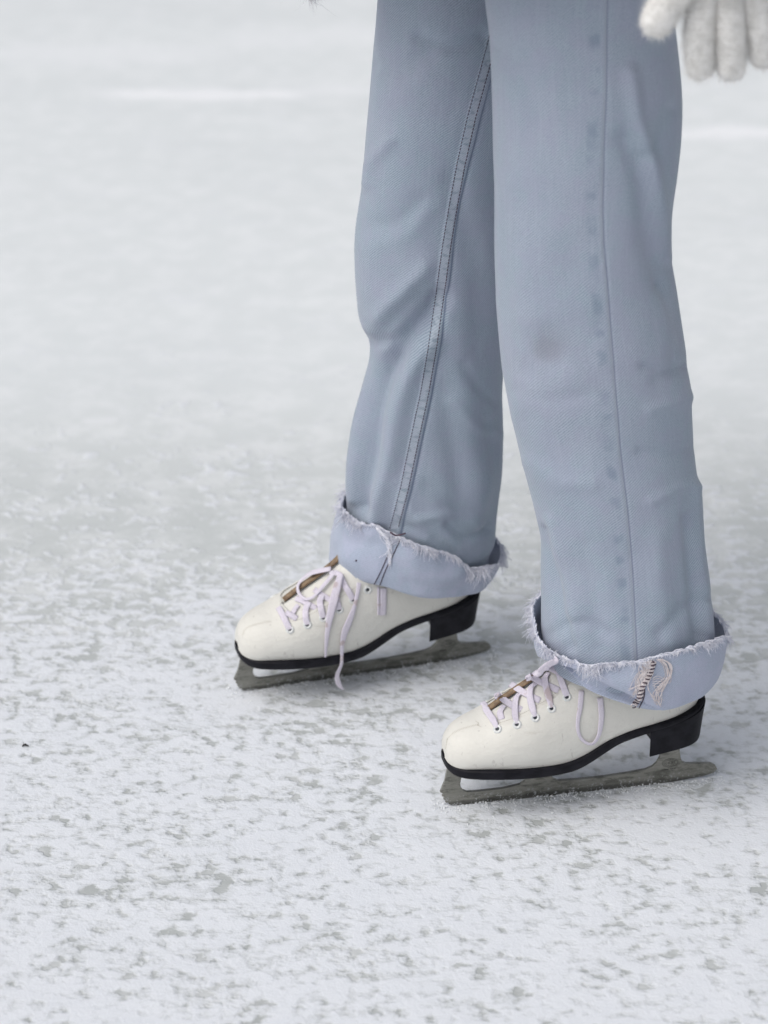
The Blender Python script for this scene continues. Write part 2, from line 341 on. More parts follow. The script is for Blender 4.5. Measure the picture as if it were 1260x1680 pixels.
def boot_point(S, i, t, side):
    b, tp, w, k = S[i, 0:2], S[i, 2:4], S[i, 4], np.clip(S[i, 5], 0, 1)
    xz = b + (tp - b) * t; return np.array([xz[0], side * w * float(gprof(np.array(t), k)), xz[1]])
def make_skate(label, M, cfg):
    inv = np.linalg.inv(M); root = thing('ice_skate', label, 'ice skate', M)
    S = boot_surface(); n = len(S)
    # tongue and lining: the full closed form
    th = np.linspace(0, math.pi, 33)[1:]; tt = (1 - np.cos(th)) / 2
    def rings(off, edge):
        V = []
        for i in range(n):
            e = edge[i]; ts = tt * e; k = np.clip(S[i, 5], 0, 1); b, tp, w = S[i, :2], S[i, 2:4], S[i, 4]
            g = gprof(ts, k) * w; ch = (tp - b); 
            for sd, seq in ((1, range(len(ts) - 1, -1, -1)), (-1, range(len(ts)))):
                if sd == -1:
                    g0 = float(gprof(np.array(0.0), k)) * w
                    for q in (.66, .33, 0, -.33, -.66): V.append((b[0], q * g0, b[1]))
                for j in seq: V.append((b[0] + ch[0] * ts[j], sd * g[j], b[1] + ch[1] * ts[j]))
        nc = len(ts) * 2 + 5; return np.array(V).reshape(n, nc, 3)
    full = rings(0, np.ones(n)); nc = full.shape[1]
    def normals(R):
        du = np.gradient(R, axis=0); dv = np.gradient(R, axis=1); N = np.cross(dv, du); N /= np.linalg.norm(N, axis=2)[..., None] + 1e-9
        cen = R.mean(axis=1, keepdims=True); sg = np.sign((N * (R - cen)).sum(2)); sg[sg == 0] = 1; return N * sg[..., None]
    ntube = 108
    inner = full - normals(full) * .0012
    tongue = mesh('tongue', inner.reshape(-1, 3), grid_faces(n, nc), M_leather, root)
    # upper: shell, open along the throat
    ia = int(np.argmin(np.abs(S[:, 2] - cfg['throat']) + (S[:, 3] > .2) * 9))
    edge = np.ones(n)
    for i in range(n): edge[i] = 1 if i < ia else 1 - (1 - cfg['edge']) * sstep(np.array(float(i - ia)), 0, 5) ** .6
    sh = rings(0, edge); N = normals(sh)
    N[:ia, 0] = N[:ia, 1]; N[:ia, -1] = N[:ia, -2]
    for i in range(ia): m_n = (N[i, 0] + N[i, -1]) * [1, 0, 1]; m_n /= np.linalg.norm(m_n) + 1e-9; N[i, 0] = N[i, -1] = m_n
    outer = sh + N * .0008; inn = sh - N * .0006
    R = np.concatenate([outer, inn[:, ::-1]], axis=1)
    Fs = [tuple(f) for f in grid_faces(n, 2 * nc)]; Fs.append(tuple(range(2 * nc))[::-1])
    GF = grid_faces(n, 2 * nc); ii = np.repeat(np.arange(n - 1), 2 * nc); jj = np.tile(np.arange(2 * nc), n - 1)
    GF = GF[~((ii < ia - 1) & ((jj == nc - 1) | (jj == 2 * nc - 1)))]
    upper = mesh('boot_upper', R.reshape(-1, 3), GF, M_leather, root)
    bm = bmesh.new(); bm.from_mesh(upper.data); bmesh.ops.remove_doubles(bm, verts=bm.verts, dist=2e-6); bm.to_mesh(upper.data); bm.free()
    bv = BVHTree.FromPolygons([tuple(v) for v in (R.reshape(-1, 3) @ M[:3, :3].T + M[:3, 3])], [tuple(int(i) for i in f) for f in grid_faces(n, 2 * nc)])
    bvi = BVHTree.FromPolygons([tuple(v) for v in (inner.reshape(-1, 3) @ M[:3, :3].T + M[:3, 3])], [tuple(int(i) for i in f) for f in grid_faces(n, nc)])
    ydir = M[:3, 1]; O = M[:3, 3]
    bvs = [bv, bvi]
    def hit(px, py, off=.001, w=.04):
        d = ray(px, py); d = d / np.linalg.norm(d); best = None
        for t_ in bvs:
            h_ = t_.ray_cast(Vector(C0), Vector(d))
            if h_[0] is not None and (best is None or h_[3] < best[3]): best = h_
        if best is not None:
            nn = np.array(best[1]); nn = nn if nn @ d < 0 else -nn; return np.array(best[0]) + nn * off, nn
        k = ((O - C0) @ ydir) / (ray(px, py) @ ydir); q = C0 + ray(px, py) * k; nb = bv.find_nearest(Vector(q))
        if nb[0] is not None and nb[3] < .02 and q[2] > .08:
            nn = np.array(nb[1]); c_ = np.array(nb[0]) - (O + M[:3, :3] @ np.array([.08, 0, .09])); nn = nn if nn @ c_ > 0 else -nn; return np.array(nb[0]) + nn * off, nn
        P = O - ydir * w; k = ((P - C0) @ ydir) / (ray(px, py) @ ydir); return C0 + ray(px, py) * k - ydir * off, -ydir
    # sole with waist, and stacked heel
    xs = np.array([-.0105,-.0095,-.007,-.002,.006,.018,.035,.06,.085,.105,.12,.135,.15,.165,.182,.2,.22,.24,.252,.259,.2625])
    ws = np.array([.001,.010,.0170,.0240,.0310,.0375,.0425,.0455,.0462,.0447,.0425,.0395,.037,.035,.0338,.0335,.0335,.0325,.0275,.018,.004])
    zt = np.array([.0605,.0600,.0590,.0578,.0578,.0590,.0595,.0590,.0590,.0595,.0620,.0680,.0755,.0810,.0855,.0885,.0925,.0985,.1030,.1065,.108])
    zb = np.array([.0555,.0520,.0500,.0478,.0475,.0485,.0490,.0485,.0485,.0490,.0505,.0555,.0630,.0705,.0755,.0800,.085,.092,.097,.101,.104])
    Q = catmull(np.c_[xs, ws, zt, zb], 90); V = []
    for x, w, a, b in Q:
        h = a - b; w = max(w, .0008)
        for yy, zz in ((-w+.004, a), (-w+.0006, a-.0006), (-w, a - h*.25), (-w+.0004, b+h*.2), (-w+.0022, b), (0, b-.0004), (w-.0022, b), (w-.0004, b+h*.2), (w, a-h*.25), (w-.0006, a-.0006), (w-.004, a)):
            V.append((x, yy if w > .006 else yy * min(1, w / .006), zz))
    fs = [tuple(f) for f in grid_faces(len(Q), 11)] + [tuple(range(11))[::-1], tuple(range(len(V) - 11, len(V)))]
    sole = mesh('sole', V, fs, M_sole, root); bvs.append(BVHTree.FromPolygons([tuple(v) for v in np.array(V) @ M[:3, :3].T + M[:3, 3]], fs))
    ol = []
    for q in np.linspace(-1, 1, 15): ol.append((.1985 + .010 * (1 - q * q), q * .0325, 0))
    for a in np.linspace(math.pi / 2, -math.pi / 2, 25): ol.append((.229 + .0325 * abs(math.cos(a)) ** .75, .0325 * np.sign(math.sin(a)) * abs(math.sin(a)) ** .62, 0))
    ol = np.array(ol); V = []
    lv = [(0, .955), (.02, .985), (.1, 1), (.5, 1.0), (.9, 1.01), (1, 1.015)]
    for t, sc in lv:
        for x, y, _ in ol:
            X = .229 + (x - .229) * sc - (1 - t) * .0035 * (x > .229) ; zb_ = .0515 + (X - .2) * .17; zt_ = np.interp(X, xs, zb) + .001
            V.append((X, y * sc, zb_ + (zt_ - zb_) * t))
    m_ = len(ol); hf = [tuple(f) for f in grid_faces(len(lv), m_)] + [tuple(range(m_))[::-1], tuple(range(len(V) - m_, len(V)))]
    heel = mesh('heel', V, hf, M_sole, sole, False)
    for p_ in heel.data.polygons: p_.use_smooth = len(p_.vertices) == 4
    bm = bmesh.new(); bm.from_mesh(heel.data); 
    for e in bm.edges:
        if len(e.link_faces) == 2 and e.calc_face_angle(0) > math.radians(35): e.smooth = False
    bmesh.ops.recalc_face_normals(bm, faces=bm.faces); bm.to_mesh(heel.data); bm.free()
    # blade
    OUT = [(-.0112,.0203),(-.0080,.0290),(-.0045,.0480),(.0098,.0480),(.0100,.0340),(.0082,.0252),(.0090,.0200),(.0115,.0165),(.0158,.0141),(.0267,.0135),(.0531,.0138),(.0717,.0165),(.0765,.0200),(.0790,.0270),(.079,.0495),(.1035,.0495),(.1040,.0250),(.1065,.0190),(.1119,.0160),(.1334,.0150),(.1601,.0150),(.1869,.0164),(.2059,.0182),(.2130,.0208),(.2175,.0252),(.2205,.0316),(.2210,.0560),(.2400,.0590),(.2415,.0358),(.2432,.0270),(.2455,.0225),(.2493,.0204),(.2574,.0192),(.2767,.0172),(.2815,.0140),(.2838,.0095),(.2801,.0055),(.2696,.0028),(.2425,.0005),(.2148,-.0008),(.1877,-.0014),(.1608,-.0018),(.134,-.0022),(.1066,-.0024),(.08,-.0024),(.0535,-.0022),(.027,-.0018),(.010,-.0012),(.000,.0002),(-.0035,.0020),(-.0042,.0038),(-.0070,.0040),(-.0062,.0070),(-.0088,.0078),(-.0076,.0108),(-.0104,.0118),(-.0088,.0150),(-.0125,.0170)]
    bm = bmesh.new(); hw = .0020
    fv = [bm.verts.new((x, -hw, z)) for x, z in OUT]; f0 = bm.faces.new(fv); ex = bmesh.ops.extrude_face_region(bm, geom=[f0])
    bmesh.ops.translate(bm, verts=[v for v in ex['geom'] if isinstance(v, bmesh.types.BMVert)], vec=(0, 2 * hw, 0))
    bmesh.ops.recalc_face_normals(bm, faces=bm.faces)
    bmesh.ops.bevel(bm, geom=[e for e in bm.edges if abs(e.verts[0].co.y - e.verts[1].co.y) < 1e-6], offset=.0004, segments=1, affect='EDGES')
    me = bpy.data.meshes.new('blade'); bm.to_mesh(me); bm.free(); me.materials.append(M_steel); blade = bpy.data.objects.new('blade', me); col.objects.link(blade); blade.parent = root
    for (x0, x1, w, z0, z1) in ((.0, .112, .020, .0472, .0482), (.212, .250, .018, .0528, .0585)):
        o_ = [( (x0+x1)/2 + (x1-x0)/2*math.cos(a), w*np.sign(math.sin(a))*abs(math.sin(a))**.6, 0) for a in np.linspace(0, 2*math.pi, 40, endpoint=False)]
        V = []; pl = MB()
        for dz in (-.0022, 0):
            for x, y, _ in o_: V.append((x, y, z0 + (z1 - z0) * (x - x0) / (x1 - x0) + dz))
        pl.add(V, [tuple(f) for f in grid_faces(2, 40)] + [tuple(range(40))[::-1], tuple(range(40, 80))])
        pl.build('blade_plate', M_steel, blade, smooth_=False)
    em = MB()                                                  # worn oval stamp on the heel stanchion
    ovc = (.2315, .0235); pts = [(ovc[0] + .0085 * math.cos(a), -.0021, ovc[1] + .0050 * math.sin(a)) for a in np.linspace(0, 2 * math.pi, 33)]
    em.tube(pts, .00022, 4)
    em.tube([(ovc[0] + .0070 * math.cos(a), -.0021, ovc[1] + .0036 * math.sin(a)) for a in np.linspace(.6, 2 * math.pi - .9, 24)], .00018, 4)
    for dx, pp in ((-.004, [(0, .0015), (-.0012, 0), (.0, -.0015)]), (-.0012, [(-.0008, -.0015), (.0, .0015), (.0010, -.0014)]), (.002, [(.001, .0014), (-.0008, .0006), (.001, -.0004), (-.0008, -.0014)]), (.0045, [(0, .0014), (0, -.0014)])):
        em.tube([(ovc[0] + dx + a, -.0021, ovc[1] + b) for a, b in pp], .00025, 4)
    em.tube([(.2225, -.0021, .0155), (.2300, -.0021, .0160)], .0005, 4); em.tube([(.232, -.0021, .0160), (.238, -.0021, .0166)], .0003, 4)
    em.build('stamped_emblem', M_stamp, blade)
    # eyelets on the visible side (measured) and mirrored on the other
    em_ = MB(); a = np.linspace(0, 2 * math.pi, 25)[:-1]; r0, r1 = .0020, .0045
    V = []; prof = [(r0, -.0004), (r0, .0006), ((r0 + r1) / 2, .0011), (r1, .0005), (r1 + .0002, -.0006)]
    for r_, z_ in prof: V += [(r_ * math.cos(q), r_ * math.sin(q), z_) for q in a]
    em_.add(V, [tuple(f) for f in grid_faces(len(prof), 24)]); em_.add([(r0 * 1.02 * math.cos(q), r0 * 1.02 * math.sin(q), .0003) for q in a], [tuple(range(24))], 1)
    proto = None; Mi = Matrix([list(r) for r in inv])
    for (px, py) in cfg['eyes']:
        P, nn = hit(px, py, .0002)
        Pl = Mi @ Vector(P); nl = (Mi.to_3x3() @ Vector(nn)).normalized()
        for sd in (1, -1):
            p2 = Vector((Pl.x, Pl.y * sd, Pl.z)); n2 = Vector((nl.x, nl.y * sd, nl.z))
            if proto is None: e = proto = em_.build('eyelet', M_eye, upper, mats=[M_eye, M_hole_shade])
            else: e = proto.copy(); col.objects.link(e); e.parent = upper
            e.matrix_local = Matrix.Translation(p2) @ n2.to_track_quat('Z', 'Y').to_matrix().to_4x4()
    # toe stitching, facing stitching
    stt = None
    def stitch_line(pts, step, ln, rad, zig=0.0):
        P = []; Nn = []
        L = curve(pts, 200); d = 0
        W = [hit(x, y, .0002) for x, y in L]; Pw = np.array([w[0] for w in W]); Nw = np.array([w[1] for w in W])
        cum = np.r_[0, np.cumsum(np.linalg.norm(np.diff(Pw, axis=0), axis=1))]; s = 0; k = 0
        while s + ln < cum[-1]:
            p0 = np.array([np.interp(s, cum, Pw[:, i]) for i in range(3)]); p1 = np.array([np.interp(s + ln, cum, Pw[:, i]) for i in range(3)])
            nq = np.array([np.interp(s, cum, Nw[:, i]) for i in range(3)]); sd = np.cross(p1 - p0, nq); sd /= np.linalg.norm(sd) + 1e-9
            if zig: p0 = p0 - sd * zig * .5; p1 = p1 + sd * zig * .5
            stt.tube([p0, (p0 + p1) / 2 + nq * .0002, p1], rad, 4); s += step; k += 1
    for ln, nm in zip(cfg['stitch'], cfg['snames']): stt = MB(); stitch_line(*ln); stt.build(nm, M_stitch, upper, inv)
    # tan edge of the far facing along the throat
    tb = MB(); i0, i1 = ia + 1, int(np.argmin(np.abs(S[:, 2] - .1255)))
    P = []; 
    for i in range(i0, i1):
        q = S[i, 2:4]; tn = S[min(i + 1, n - 1), 2:4] - S[i - 1, 2:4]; tn /= np.linalg.norm(tn); nz = np.array([-tn[1], tn[0]])
        lift = .0018 * math.sin(math.pi * min(1, (i - i0) / 6) / 2)
        P.append((q[0] + nz[0] * lift, .0035, q[1] + nz[1] * lift))
    P = np.array(P); Nn = np.tile([-.5, -.45, .75], (len(P), 1)); Pw = P @ M[:3, :3].T + M[:3, 3]; Nw = Nn @ M[:3, :3].T
    tb.ribbon(Pw, Nw, .0068, .0016); tb.build('tongue_edge', M_tan_shaded, tongue, inv)
    # laces
    lb = MB()
    for L in cfg['laces']:
        pts, w, off = L[0], L[1], L[2]; mode = L[3] if len(L) > 3 else ''
        Q = catmull(pts, 40); W = []
        for q in Q: W.append(hit(q[0], q[1], 0, cfg.get('w', .04)))
        Pw = np.array([a_[0] for a_ in W]); Nw = np.array([a_[1] for a_ in W])
        Nw = np.stack([smooth(Nw[:, i], 3) for i in range(3)], 1); Nw /= np.linalg.norm(Nw, axis=1)[:, None]
        dep = (Pw - C0) @ fw; ds = smooth(dep, 3); ds = np.minimum(ds, dep + .0005)
        Pw = C0 + (Pw - C0) * (ds / dep)[:, None]
        o_ = np.interp(np.linspace(0, 1, 40), np.linspace(0, 1, len(off)), off) if hasattr(off, '__len__') else off
        Pw = Pw + Nw * (np.broadcast_to(o_, (40,))[:, None])
        ww = np.interp(np.linspace(0, 1, 40), np.linspace(0, 1, len(w)), w) if hasattr(w, '__len__') else w
        if 'T' in mode:                                       # twisting hanging lace
            ang = np.linspace(0, L[4], 40); T = np.gradient(Pw, axis=0); T /= np.linalg.norm(T, axis=1)[:, None]; S_ = np.cross(T, Nw); Nw = Nw * np.cos(ang)[:, None] + S_ * np.sin(ang)[:, None]
        lb.ribbon(Pw, Nw, ww, .0007)
    lb.build('lace', M_lace, root, inv)
    return root, M

def skate_matrix(t, h, roll=0, sc=1.0, dz=0.0, yaw=0):
    a, b = ground(*t), ground(*h); X = (b - a) / np.linalg.norm(b - a); Y = np.cross([0, 0, 1], X)
    R = np.stack([X, Y, [0, 0, 1]], 1) * sc; c, s = math.cos(roll), math.sin(roll); R = R @ np.array([[1, 0, 0], [0, c, -s], [0, s, c]])
    M = np.eye(4); M[:3, :3] = R; M[:3, 3] = a + np.array([0, 0, dz]); return M
def c4(l): return [(720 + x / 4.345, 1070 + y / 4.345) for x, y in l]
def c3(l): return [(440 + x / 5.727, 920 + y / 5.727) for x, y in l]
LW = .0070
near_cfg = dict(snames=('toe_stitching', 'bar_tack', 'facing_stitching'), throat=.034, edge=.84, eyes=c4([(418,548),(557,515),(687,465),(803,400),(912,318)]),
    stitch=[(c4([(48,690),(60,620),(95,580),(160,548),(250,522),(290,515)]), .0016, .0009, .00015, .0022),
            (c4([(262,492),(285,505),(275,520),(305,535)]), .0015, .0010, .0002),
            (c4([(420,508),(520,476),(640,415),(770,338),(935,215)]), .0022, .0015, .00018)],
    laces=[(c4([(415,540),(392,490),(350,430),(318,385)]), (.0045,.007,.007,.007), (.0006,.0022,.0030,.0045)),
           (c4([(448,480),(440,430),(470,385)]), LW, (.0003,.0012,.0015)),
           (c4([(408,304),(430,322),(470,350),(525,382),(590,412)]), LW, (.0052,.0050,.0028,.0012,.0002)),
           (c4([(557,509),(549,450),(551,390),(562,330),(578,300)]), (.0045,.007,.007,.007,.007), (.0006,.0025,.0030,.0030,.001)),
           (c4([(520,243),(545,260),(590,285),(650,315),(722,345)]), LW, (.0052,.0050,.0028,.0012,.0002)),
           (c4([(687,459),(669,400),(655,320),(665,262),(695,225)]), (.0045,.007,.007,.007,.007), (.0006,.0025,.0030,.0030,.001)),
           (c4([(628,168),(652,185),(710,212),(780,240),(855,272)]), LW, (.0052,.0050,.0028,.0012,.0002)),
           (c4([(803,394),(785,320),(768,240),(766,190),(785,150)]), (.0045,.007,.007,.007,.007), (.0006,.0025,.0030,.0030,.001)),
           (c4([(750,92),(775,108),(850,140),(915,172)]), LW, (.0052,.0045,.002,.001)),
           (c4([(912,312),(890,250),(870,180),(862,110)]), LW, (.0004,.0025,.003,.003)),
           (c4([(695,160),(730,105),(800,60),(880,40)]), .0075, .0045),
           (c4([(1015,270),(1005,380),(985,520),(1010,610),(1080,650),(1130,600),(1152,500),(1155,420),(1145,320)]), (.0055,.0055,.0045,.0035,.003,.0045,.006,.0062,.0062), .0016)])
far_cfg = dict(snames=('toe_stitching', 'facing_stitching'), throat=.040, edge=.84, w=.036, eyes=c3([(203,645),(368,600),(518,535),(668,458),(797,365),(935,272)]),
    stitch=[([(398,1042),(402,1032),(414,1026),(430,1022),(446,1019)], .0017, .0009, .00015, .0022),
            (c3([(220,570),(330,540),(460,470),(600,390),(760,290),(830,240)]), .0022, .0015, .00018)],
    laces=[(c3([(203,645),(170,575),(128,490),(105,450)]), LW, (.0005,.0022,.0022,.003)),
           (c3([(170,490),(215,515),(270,545)]), LW * .9, (.0015,.0015,.0003)), (c3([(225,530),(250,470),(290,420)]), LW * .8, (.001,.0018,.002)),
           (c3([(368,600),(355,530),(362,450),(392,390)]), LW, (.0004,.0022,.0026,.002)),
           (c3([(270,365),(340,390),(400,420),(450,450)]), LW * .9, (.003,.002,.0015,.0003)),
           (c3([(518,535),(498,460),(490,385),(510,330)]), LW, (.0004,.0022,.0026,.003)),
           (c3([(440,280),(500,320),(560,355),(600,380)]), LW * .9, (.003,.002,.0015,.0003)),
           (c3([(668,458),(650,400),(640,330),(655,270)]), LW, (.0004,.0022,.0026,.003)),
           (c3([(797,365),(755,290),(715,225),(690,160)]), LW, (.0004,.0022,.0026,.003)),
           (c3([(620,105),(540,130),(430,165),(350,215),(305,270),(310,330),(365,378),(430,360),(490,300),(560,220),(650,120)]), (.006,.0075,.008,.006,.004,.0035,.0035,.0035,.0045,.005,.005), (.007,.008,.008,.007,.006,.005,.005,.005,.005,.005,.006)),
           (c3([(600,150),(650,130),(700,150)]), .006, .006),
           (c3([(700,130),(655,250),(612,380),(570,540),(545,700),(535,820),(530,910)]), (.006,.0085,.0095,.0080,.0055,.0038,.0022), (.006,.007,.005,.004,.003,.003,.003)),
           (c3([(850,200),(835,300),(800,440),(750,570),(705,680),(685,800),(683,900),(680,960),(655,1020),(640,1080),(660,1150),(700,1190)]), (.0050,.0045,.0042,.0070,.0090,.0070,.0045,.0035,.0042,.0055,.0065,.0015), (.004,.003,.0025,.0025,.0025,.003,.003,.003,.003,.003,.004,.004)),
           (c3([(1030,240),(1030,350),(1030,500)]), .0030, .002), (c3([(1080,250),(1077,380),(1072,505)]), .0078, .0016)])
near_M = skate_matrix((741, 1321), (1113, 1281), 0, 1.0, .0008)
far_M = skate_matrix((402, 1133), (735, 1083), math.radians(7), 1.022, .0005)
make_skate('cream leather figure skate nearest the camera, with a single lace loop below the cuff', near_M, near_cfg)
make_skate('cream leather figure skate farther back, loose lace ends dangling over its black sole', far_M, far_cfg)

# ------------------------------------------------------------------ the person
hipX, hipY = .105, 2.29
person = thing('person', 'person in light blue cuffed jeans and fuzzy white glove standing on both ice skates', 'person'); person.location = (hipX, hipY, 0)
PO = np.array([hipX, hipY, 0])
def P_(V): return np.asarray(V, float) - PO
jeans_empty = None
NZ, NPHI = 430, 380
def leg_mesh(Lp, Rp, y_lo, y_hi, z0, z1, depth, creases, seam, sstyle, ex=.95):
    zs = np.linspace(z0, z1, NZ); Yc = np.interp(zs, [.1, .8, 1.1], [y_lo, y_hi, y_hi])
    s = Yc * cp + (CAM_H - zs) * sp; row = 840 - F * (Yc * sp + (zs - CAM_H) * cp) / s
    Lp = np.array(Lp, float); Rp = np.array(Rp, float)
    XL = (smooth(np.interp(row, Lp[:, 1], Lp[:, 0]), 3) - 630) / F * s; XR = (smooth(np.interp(row, Rp[:, 1], Rp[:, 0]), 3) - 630) / F * s
    ph = np.linspace(0, 2 * math.pi, NPHI, endpoint=False); c, sn = np.cos(ph), np.sin(ph)
    a = (XR - XL) / 2; xc = (XR + XL) / 2; b = smooth(a, 25) * depth
    cc = np.sign(c) * np.abs(c) ** ex; ss_ = np.sign(sn) * np.abs(sn) ** ex
    X = xc[:, None] + a[:, None] * cc; Y = Yc[:, None] - b[:, None] * ss_; Z = np.repeat(zs[:, None], NPHI, 1)
    V = np.stack([X, Y, Z], -1).reshape(-1, 3); N = np.stack([cc / a[:, None], -ss_ / b[:, None], 0 * X], -1).reshape(-1, 3); N /= np.linalg.norm(N, axis=1)[:, None]
    px, py, dep = proj(V); front = sstep(-N[:, 1], -.05, .35)
    disp = vn(V * 9 + 5) * .0022 + vn(V * 24) * .0009 + vn(V * np.array([34, 34, 12]) + 3) * .0009
    low = sstep(-V[:, 2], -(z0 + .20), -(z0 + .05)); disp += vn(V * np.array([11, 11, 20]) + 31) * (.0016 + .0030 * low) + vn((V + vn(V * 14)[:, None] * .02) * np.array([22, 22, 34]) + 17) * (.0008 + .0014 * low)
    disp *= .25 + .75 * sstep(-N[:, 1], .05, .5) * 1.0
    for line, wpx, amp, kind in creases:
        d, sd, _ = polydist(px + vn(V * 18) * 5, py, catmull(line, 14) if len(line) > 2 else line)
        if kind == 'g': disp += amp * 1.25 * np.exp(-.5 * (d / (wpx * .82)) ** 2) * front
        else: disp += amp * (sstep(d * sd, -wpx, wpx) - .5) * np.exp(-.5 * (d / (wpx * 4)) ** 2) * front
    sl = (V * 0)[:, 0]; d, sd, rn = polydist(px, py, seam); mpp = dep / F
    seam_d = np.where(N[:, 1] < .2, d * -sd * mpp, 1.0); seam_l = rn * mpp
    if sstyle == 'in': disp += .0013 * (sstep(seam_d, -.0062, -.0042) * (1 - sstep(seam_d, .0060, .0085))) - .0012 * np.exp(-.5 * ((seam_d - .0085) / .0012) ** 2)
    else:
        puck = vn(np.c_[seam_l * 55, seam_l * 0, seam_l * 0 + .5]); disp += .0009 * puck * np.exp(-.5 * ((seam_d + .010) / .006) ** 2) + .0007 * sstep(-seam_d, 0, .0015) * np.exp(-.5 * (seam_d / .015) ** 2) - .0010 * np.exp(-.5 * ((seam_d - .0010) / .0009) ** 2)
    tuck = sstep(-V[:, 2], -(z0 + .030), -(z0 + .008)); disp = disp * (1 - tuck) - .0055 * tuck
    V = V + N * disp[:, None]
    u = np.repeat((ph * a.mean())[None], NZ, 0).ravel(); uv = np.c_[u, Z.ravel()]
    sm = np.exp(-.5 * (((px - 893) / 30) ** 2 + ((py - 572) / 26) ** 2)) * (N[:, 1] < 0) * np.clip(.6 + vn(V * 60), 0, 1)
    return V, grid_faces(NZ, NPHI), uv, seam_d, seam_l, sm, dict(zs=zs, XL=XL, XR=XR, Yc=Yc, a=a, b=b, xc=xc)
nearL = [(790,-400),(793,-60),(795,0),(803,60),(806,130),(808,200),(811,300),(811,400),(814,500),(822,600),(838,680),(857,760),(878,840),(888,885),(887,950),(886,1010),(889,1060),(893,1200)]
nearR = [(1122,-400),(1118,-60),(1106,0),(1109,50),(1117,120),(1119,170),(1116,230),(1110,280),(1101,350),(1099,390),(1101,420),(1108,460),(1119,530),(1125,570),(1127,600),(1134,635),(1134,660),(1137,720),(1143,780),(1147,830),(1156,885),(1163,940),(1169,1000),(1171,1060),(1171,1200)]
farL = [(636,-400),(624,-60),(620,0),(612,100),(603,200),(594,300),(583,370),(581,400),(582,450),(587,515),(597,540),(607,560),(606,590),(595,630),(581,680),(571,740),(568,800),(567,850),(566,900),(566,1100)]
farR = [(870,-400),(865,0),(856,200),(842,400),(828,560),(824,640),(826,700),(824,780),(816,840),(812,880),(810,920),(806,1100)]
near_seam = [(994,-400),(994,0),(993,139),(989,250),(987,344),(989,400),(997,490),(1007,621),(1016,732),(1028.6,846),(1036,930),(1040,1000),(1044,1100),(1045,1200)]
far_seamL = [(830,-60),(803,60),(790,110),(768,190),(750,270),(737,340),(727,400),(714.8,490),(703,571),(690,647),(674,721),(657.6,800),(640,868),(630,930),(620,1000)]
far_seam = [(x + 6.5 + (4 if y < 300 else 0) * 0, y) for x, y in far_seamL]
VN_, Fn, uvn, sdn_, sln_, smn, nearP = leg_mesh(nearL, nearR, 2.157, 2.205, .150, 1.0, .93, [
    ([(1036,120),(1048,200),(1070,280),(1088,360),(1094,420)], 11, .0045, 'g'), ([(1028,230),(1050,310),(1070,400),(1085,470)], 16, -.0040, 'g'),
    ([(870,610),(905,570),(940,540)], 24, -.0012, 'g'), ([(840,680),(880,640),(940,620)], 22, .0014, 'g'),
    ([(1134,650),(1110,660),(1070,672)], 9, .0020, 'g'), ([(1120,610),(1080,625)], 9, -.0018, 'g'),
    ([(1140,800),(1150,900),(1158,1000),(1160,1060)], 8, .0040, 'g'), ([(1125,850),(1135,930),(1143,1040)], 8, -.0035, 'g'),
    ([(892,870),(903,930),(918,1000),(935,1060)], 9, -.0045, 'g'), ([(905,860),(925,930),(945,1010)], 12, .0028, 'g'),
    ([(830,300),(850,420),(870,520)], 25, .0020, 'g'), ([(1090,470),(1112,540),(1105,600)], 10, -.0030, 'g'),
    ([(850,640),(900,655),(960,648)], 10, -.0009, 'g'), ([(1127,600),(1100,612),(1060,602)], 7, -.0022, 'g'), ([(1135,735),(1100,748),(1050,742)], 8, -.0018, 'g'),
    ([(1145,790),(1110,800),(1070,820)], 8, .0018, 'g'), ([(865,760),(910,790),(970,795)], 12, .0018, 'g'), ([(905,1040),(950,1020),(1000,1040)], 9, -.0020, 'g'), ([(1165,980),(1120,1000),(1080,1040)], 9, -.0022, 'g'),
    ([(1100,180),(1080,230),(1050,260)], 10, -.0022, 'g'), ([(820,80),(860,130),(880,200)], 16, -.0020, 'g'),
    ([(960,900),(975,980),(985,1060)], 14, -.0020, 'g'), ([(1080,880),(1085,960),(1100,1050)], 16, .0022, 'g')], near_seam, 'out')
VF_, Ff, uvf, sdf_, slf_, smf, farP = leg_mesh(farL, farR, 2.42, 2.375, .132, 1.0, .90, [
    ([(720,490),(672,545),(640,600),(618,660),(606,740),(597,830)], 15, -.0110, 'g'), ([(707,560),(665,640),(645,720),(622,800),(612,850)], 15, .0060, 'g'),
    ([(700,440),(660,480),(625,520)], 13, .0035, 'g'), ([(690,480),(655,515),(620,560)], 12, -.0030, 'g'), ([(600,560),(640,560)], 10, -.004, 'g'),
    ([(590,640),(580,720),(576,820)], 8, .0040, 'g'), ([(700,90),(660,110),(622,105)], 16, -.0035, 'g'), ([(690,60),(740,75),(790,60)], 12, -.0035, 'g'),
    ([(640,230),(610,270),(600,300)], 10, .0030, 'g'), ([(750,560),(770,700),(790,840)], 20, .0030, 'g'), ([(735,640),(745,760),(760,880)], 18, -.0030, 'g'),
    ([(700,800),(740,830),(790,850)], 14, -.0025, 'g'), ([(800,700),(812,780),(800,870)], 10, -.0025, 'g'), ([(650,790),(700,880)], 10, .0015, 'g'),
    ([(745,300),(775,420),(790,520)], 20, -.0030, 'g'), ([(735,862),(765,882),(800,868)], 7, -.0030, 'g'), ([(690,850),(735,845),(790,862)], 7, .0022, 'g'),
    ([(715,520),(690,545),(655,600)], 9, -.0028, 'g'), ([(760,600),(785,640),(815,660)], 9, -.0022, 'g'), ([(745,660),(780,700),(818,712)], 9, .0022, 'g'),
    ([(690,330),(660,360),(600,372)], 13, -.0014, 'g'), ([(700,350),(668,385),(610,405)], 14, .0014, 'g'), ([(655,860),(700,875),(740,905)], 8, -.0020, 'g')], far_seam, 'in')
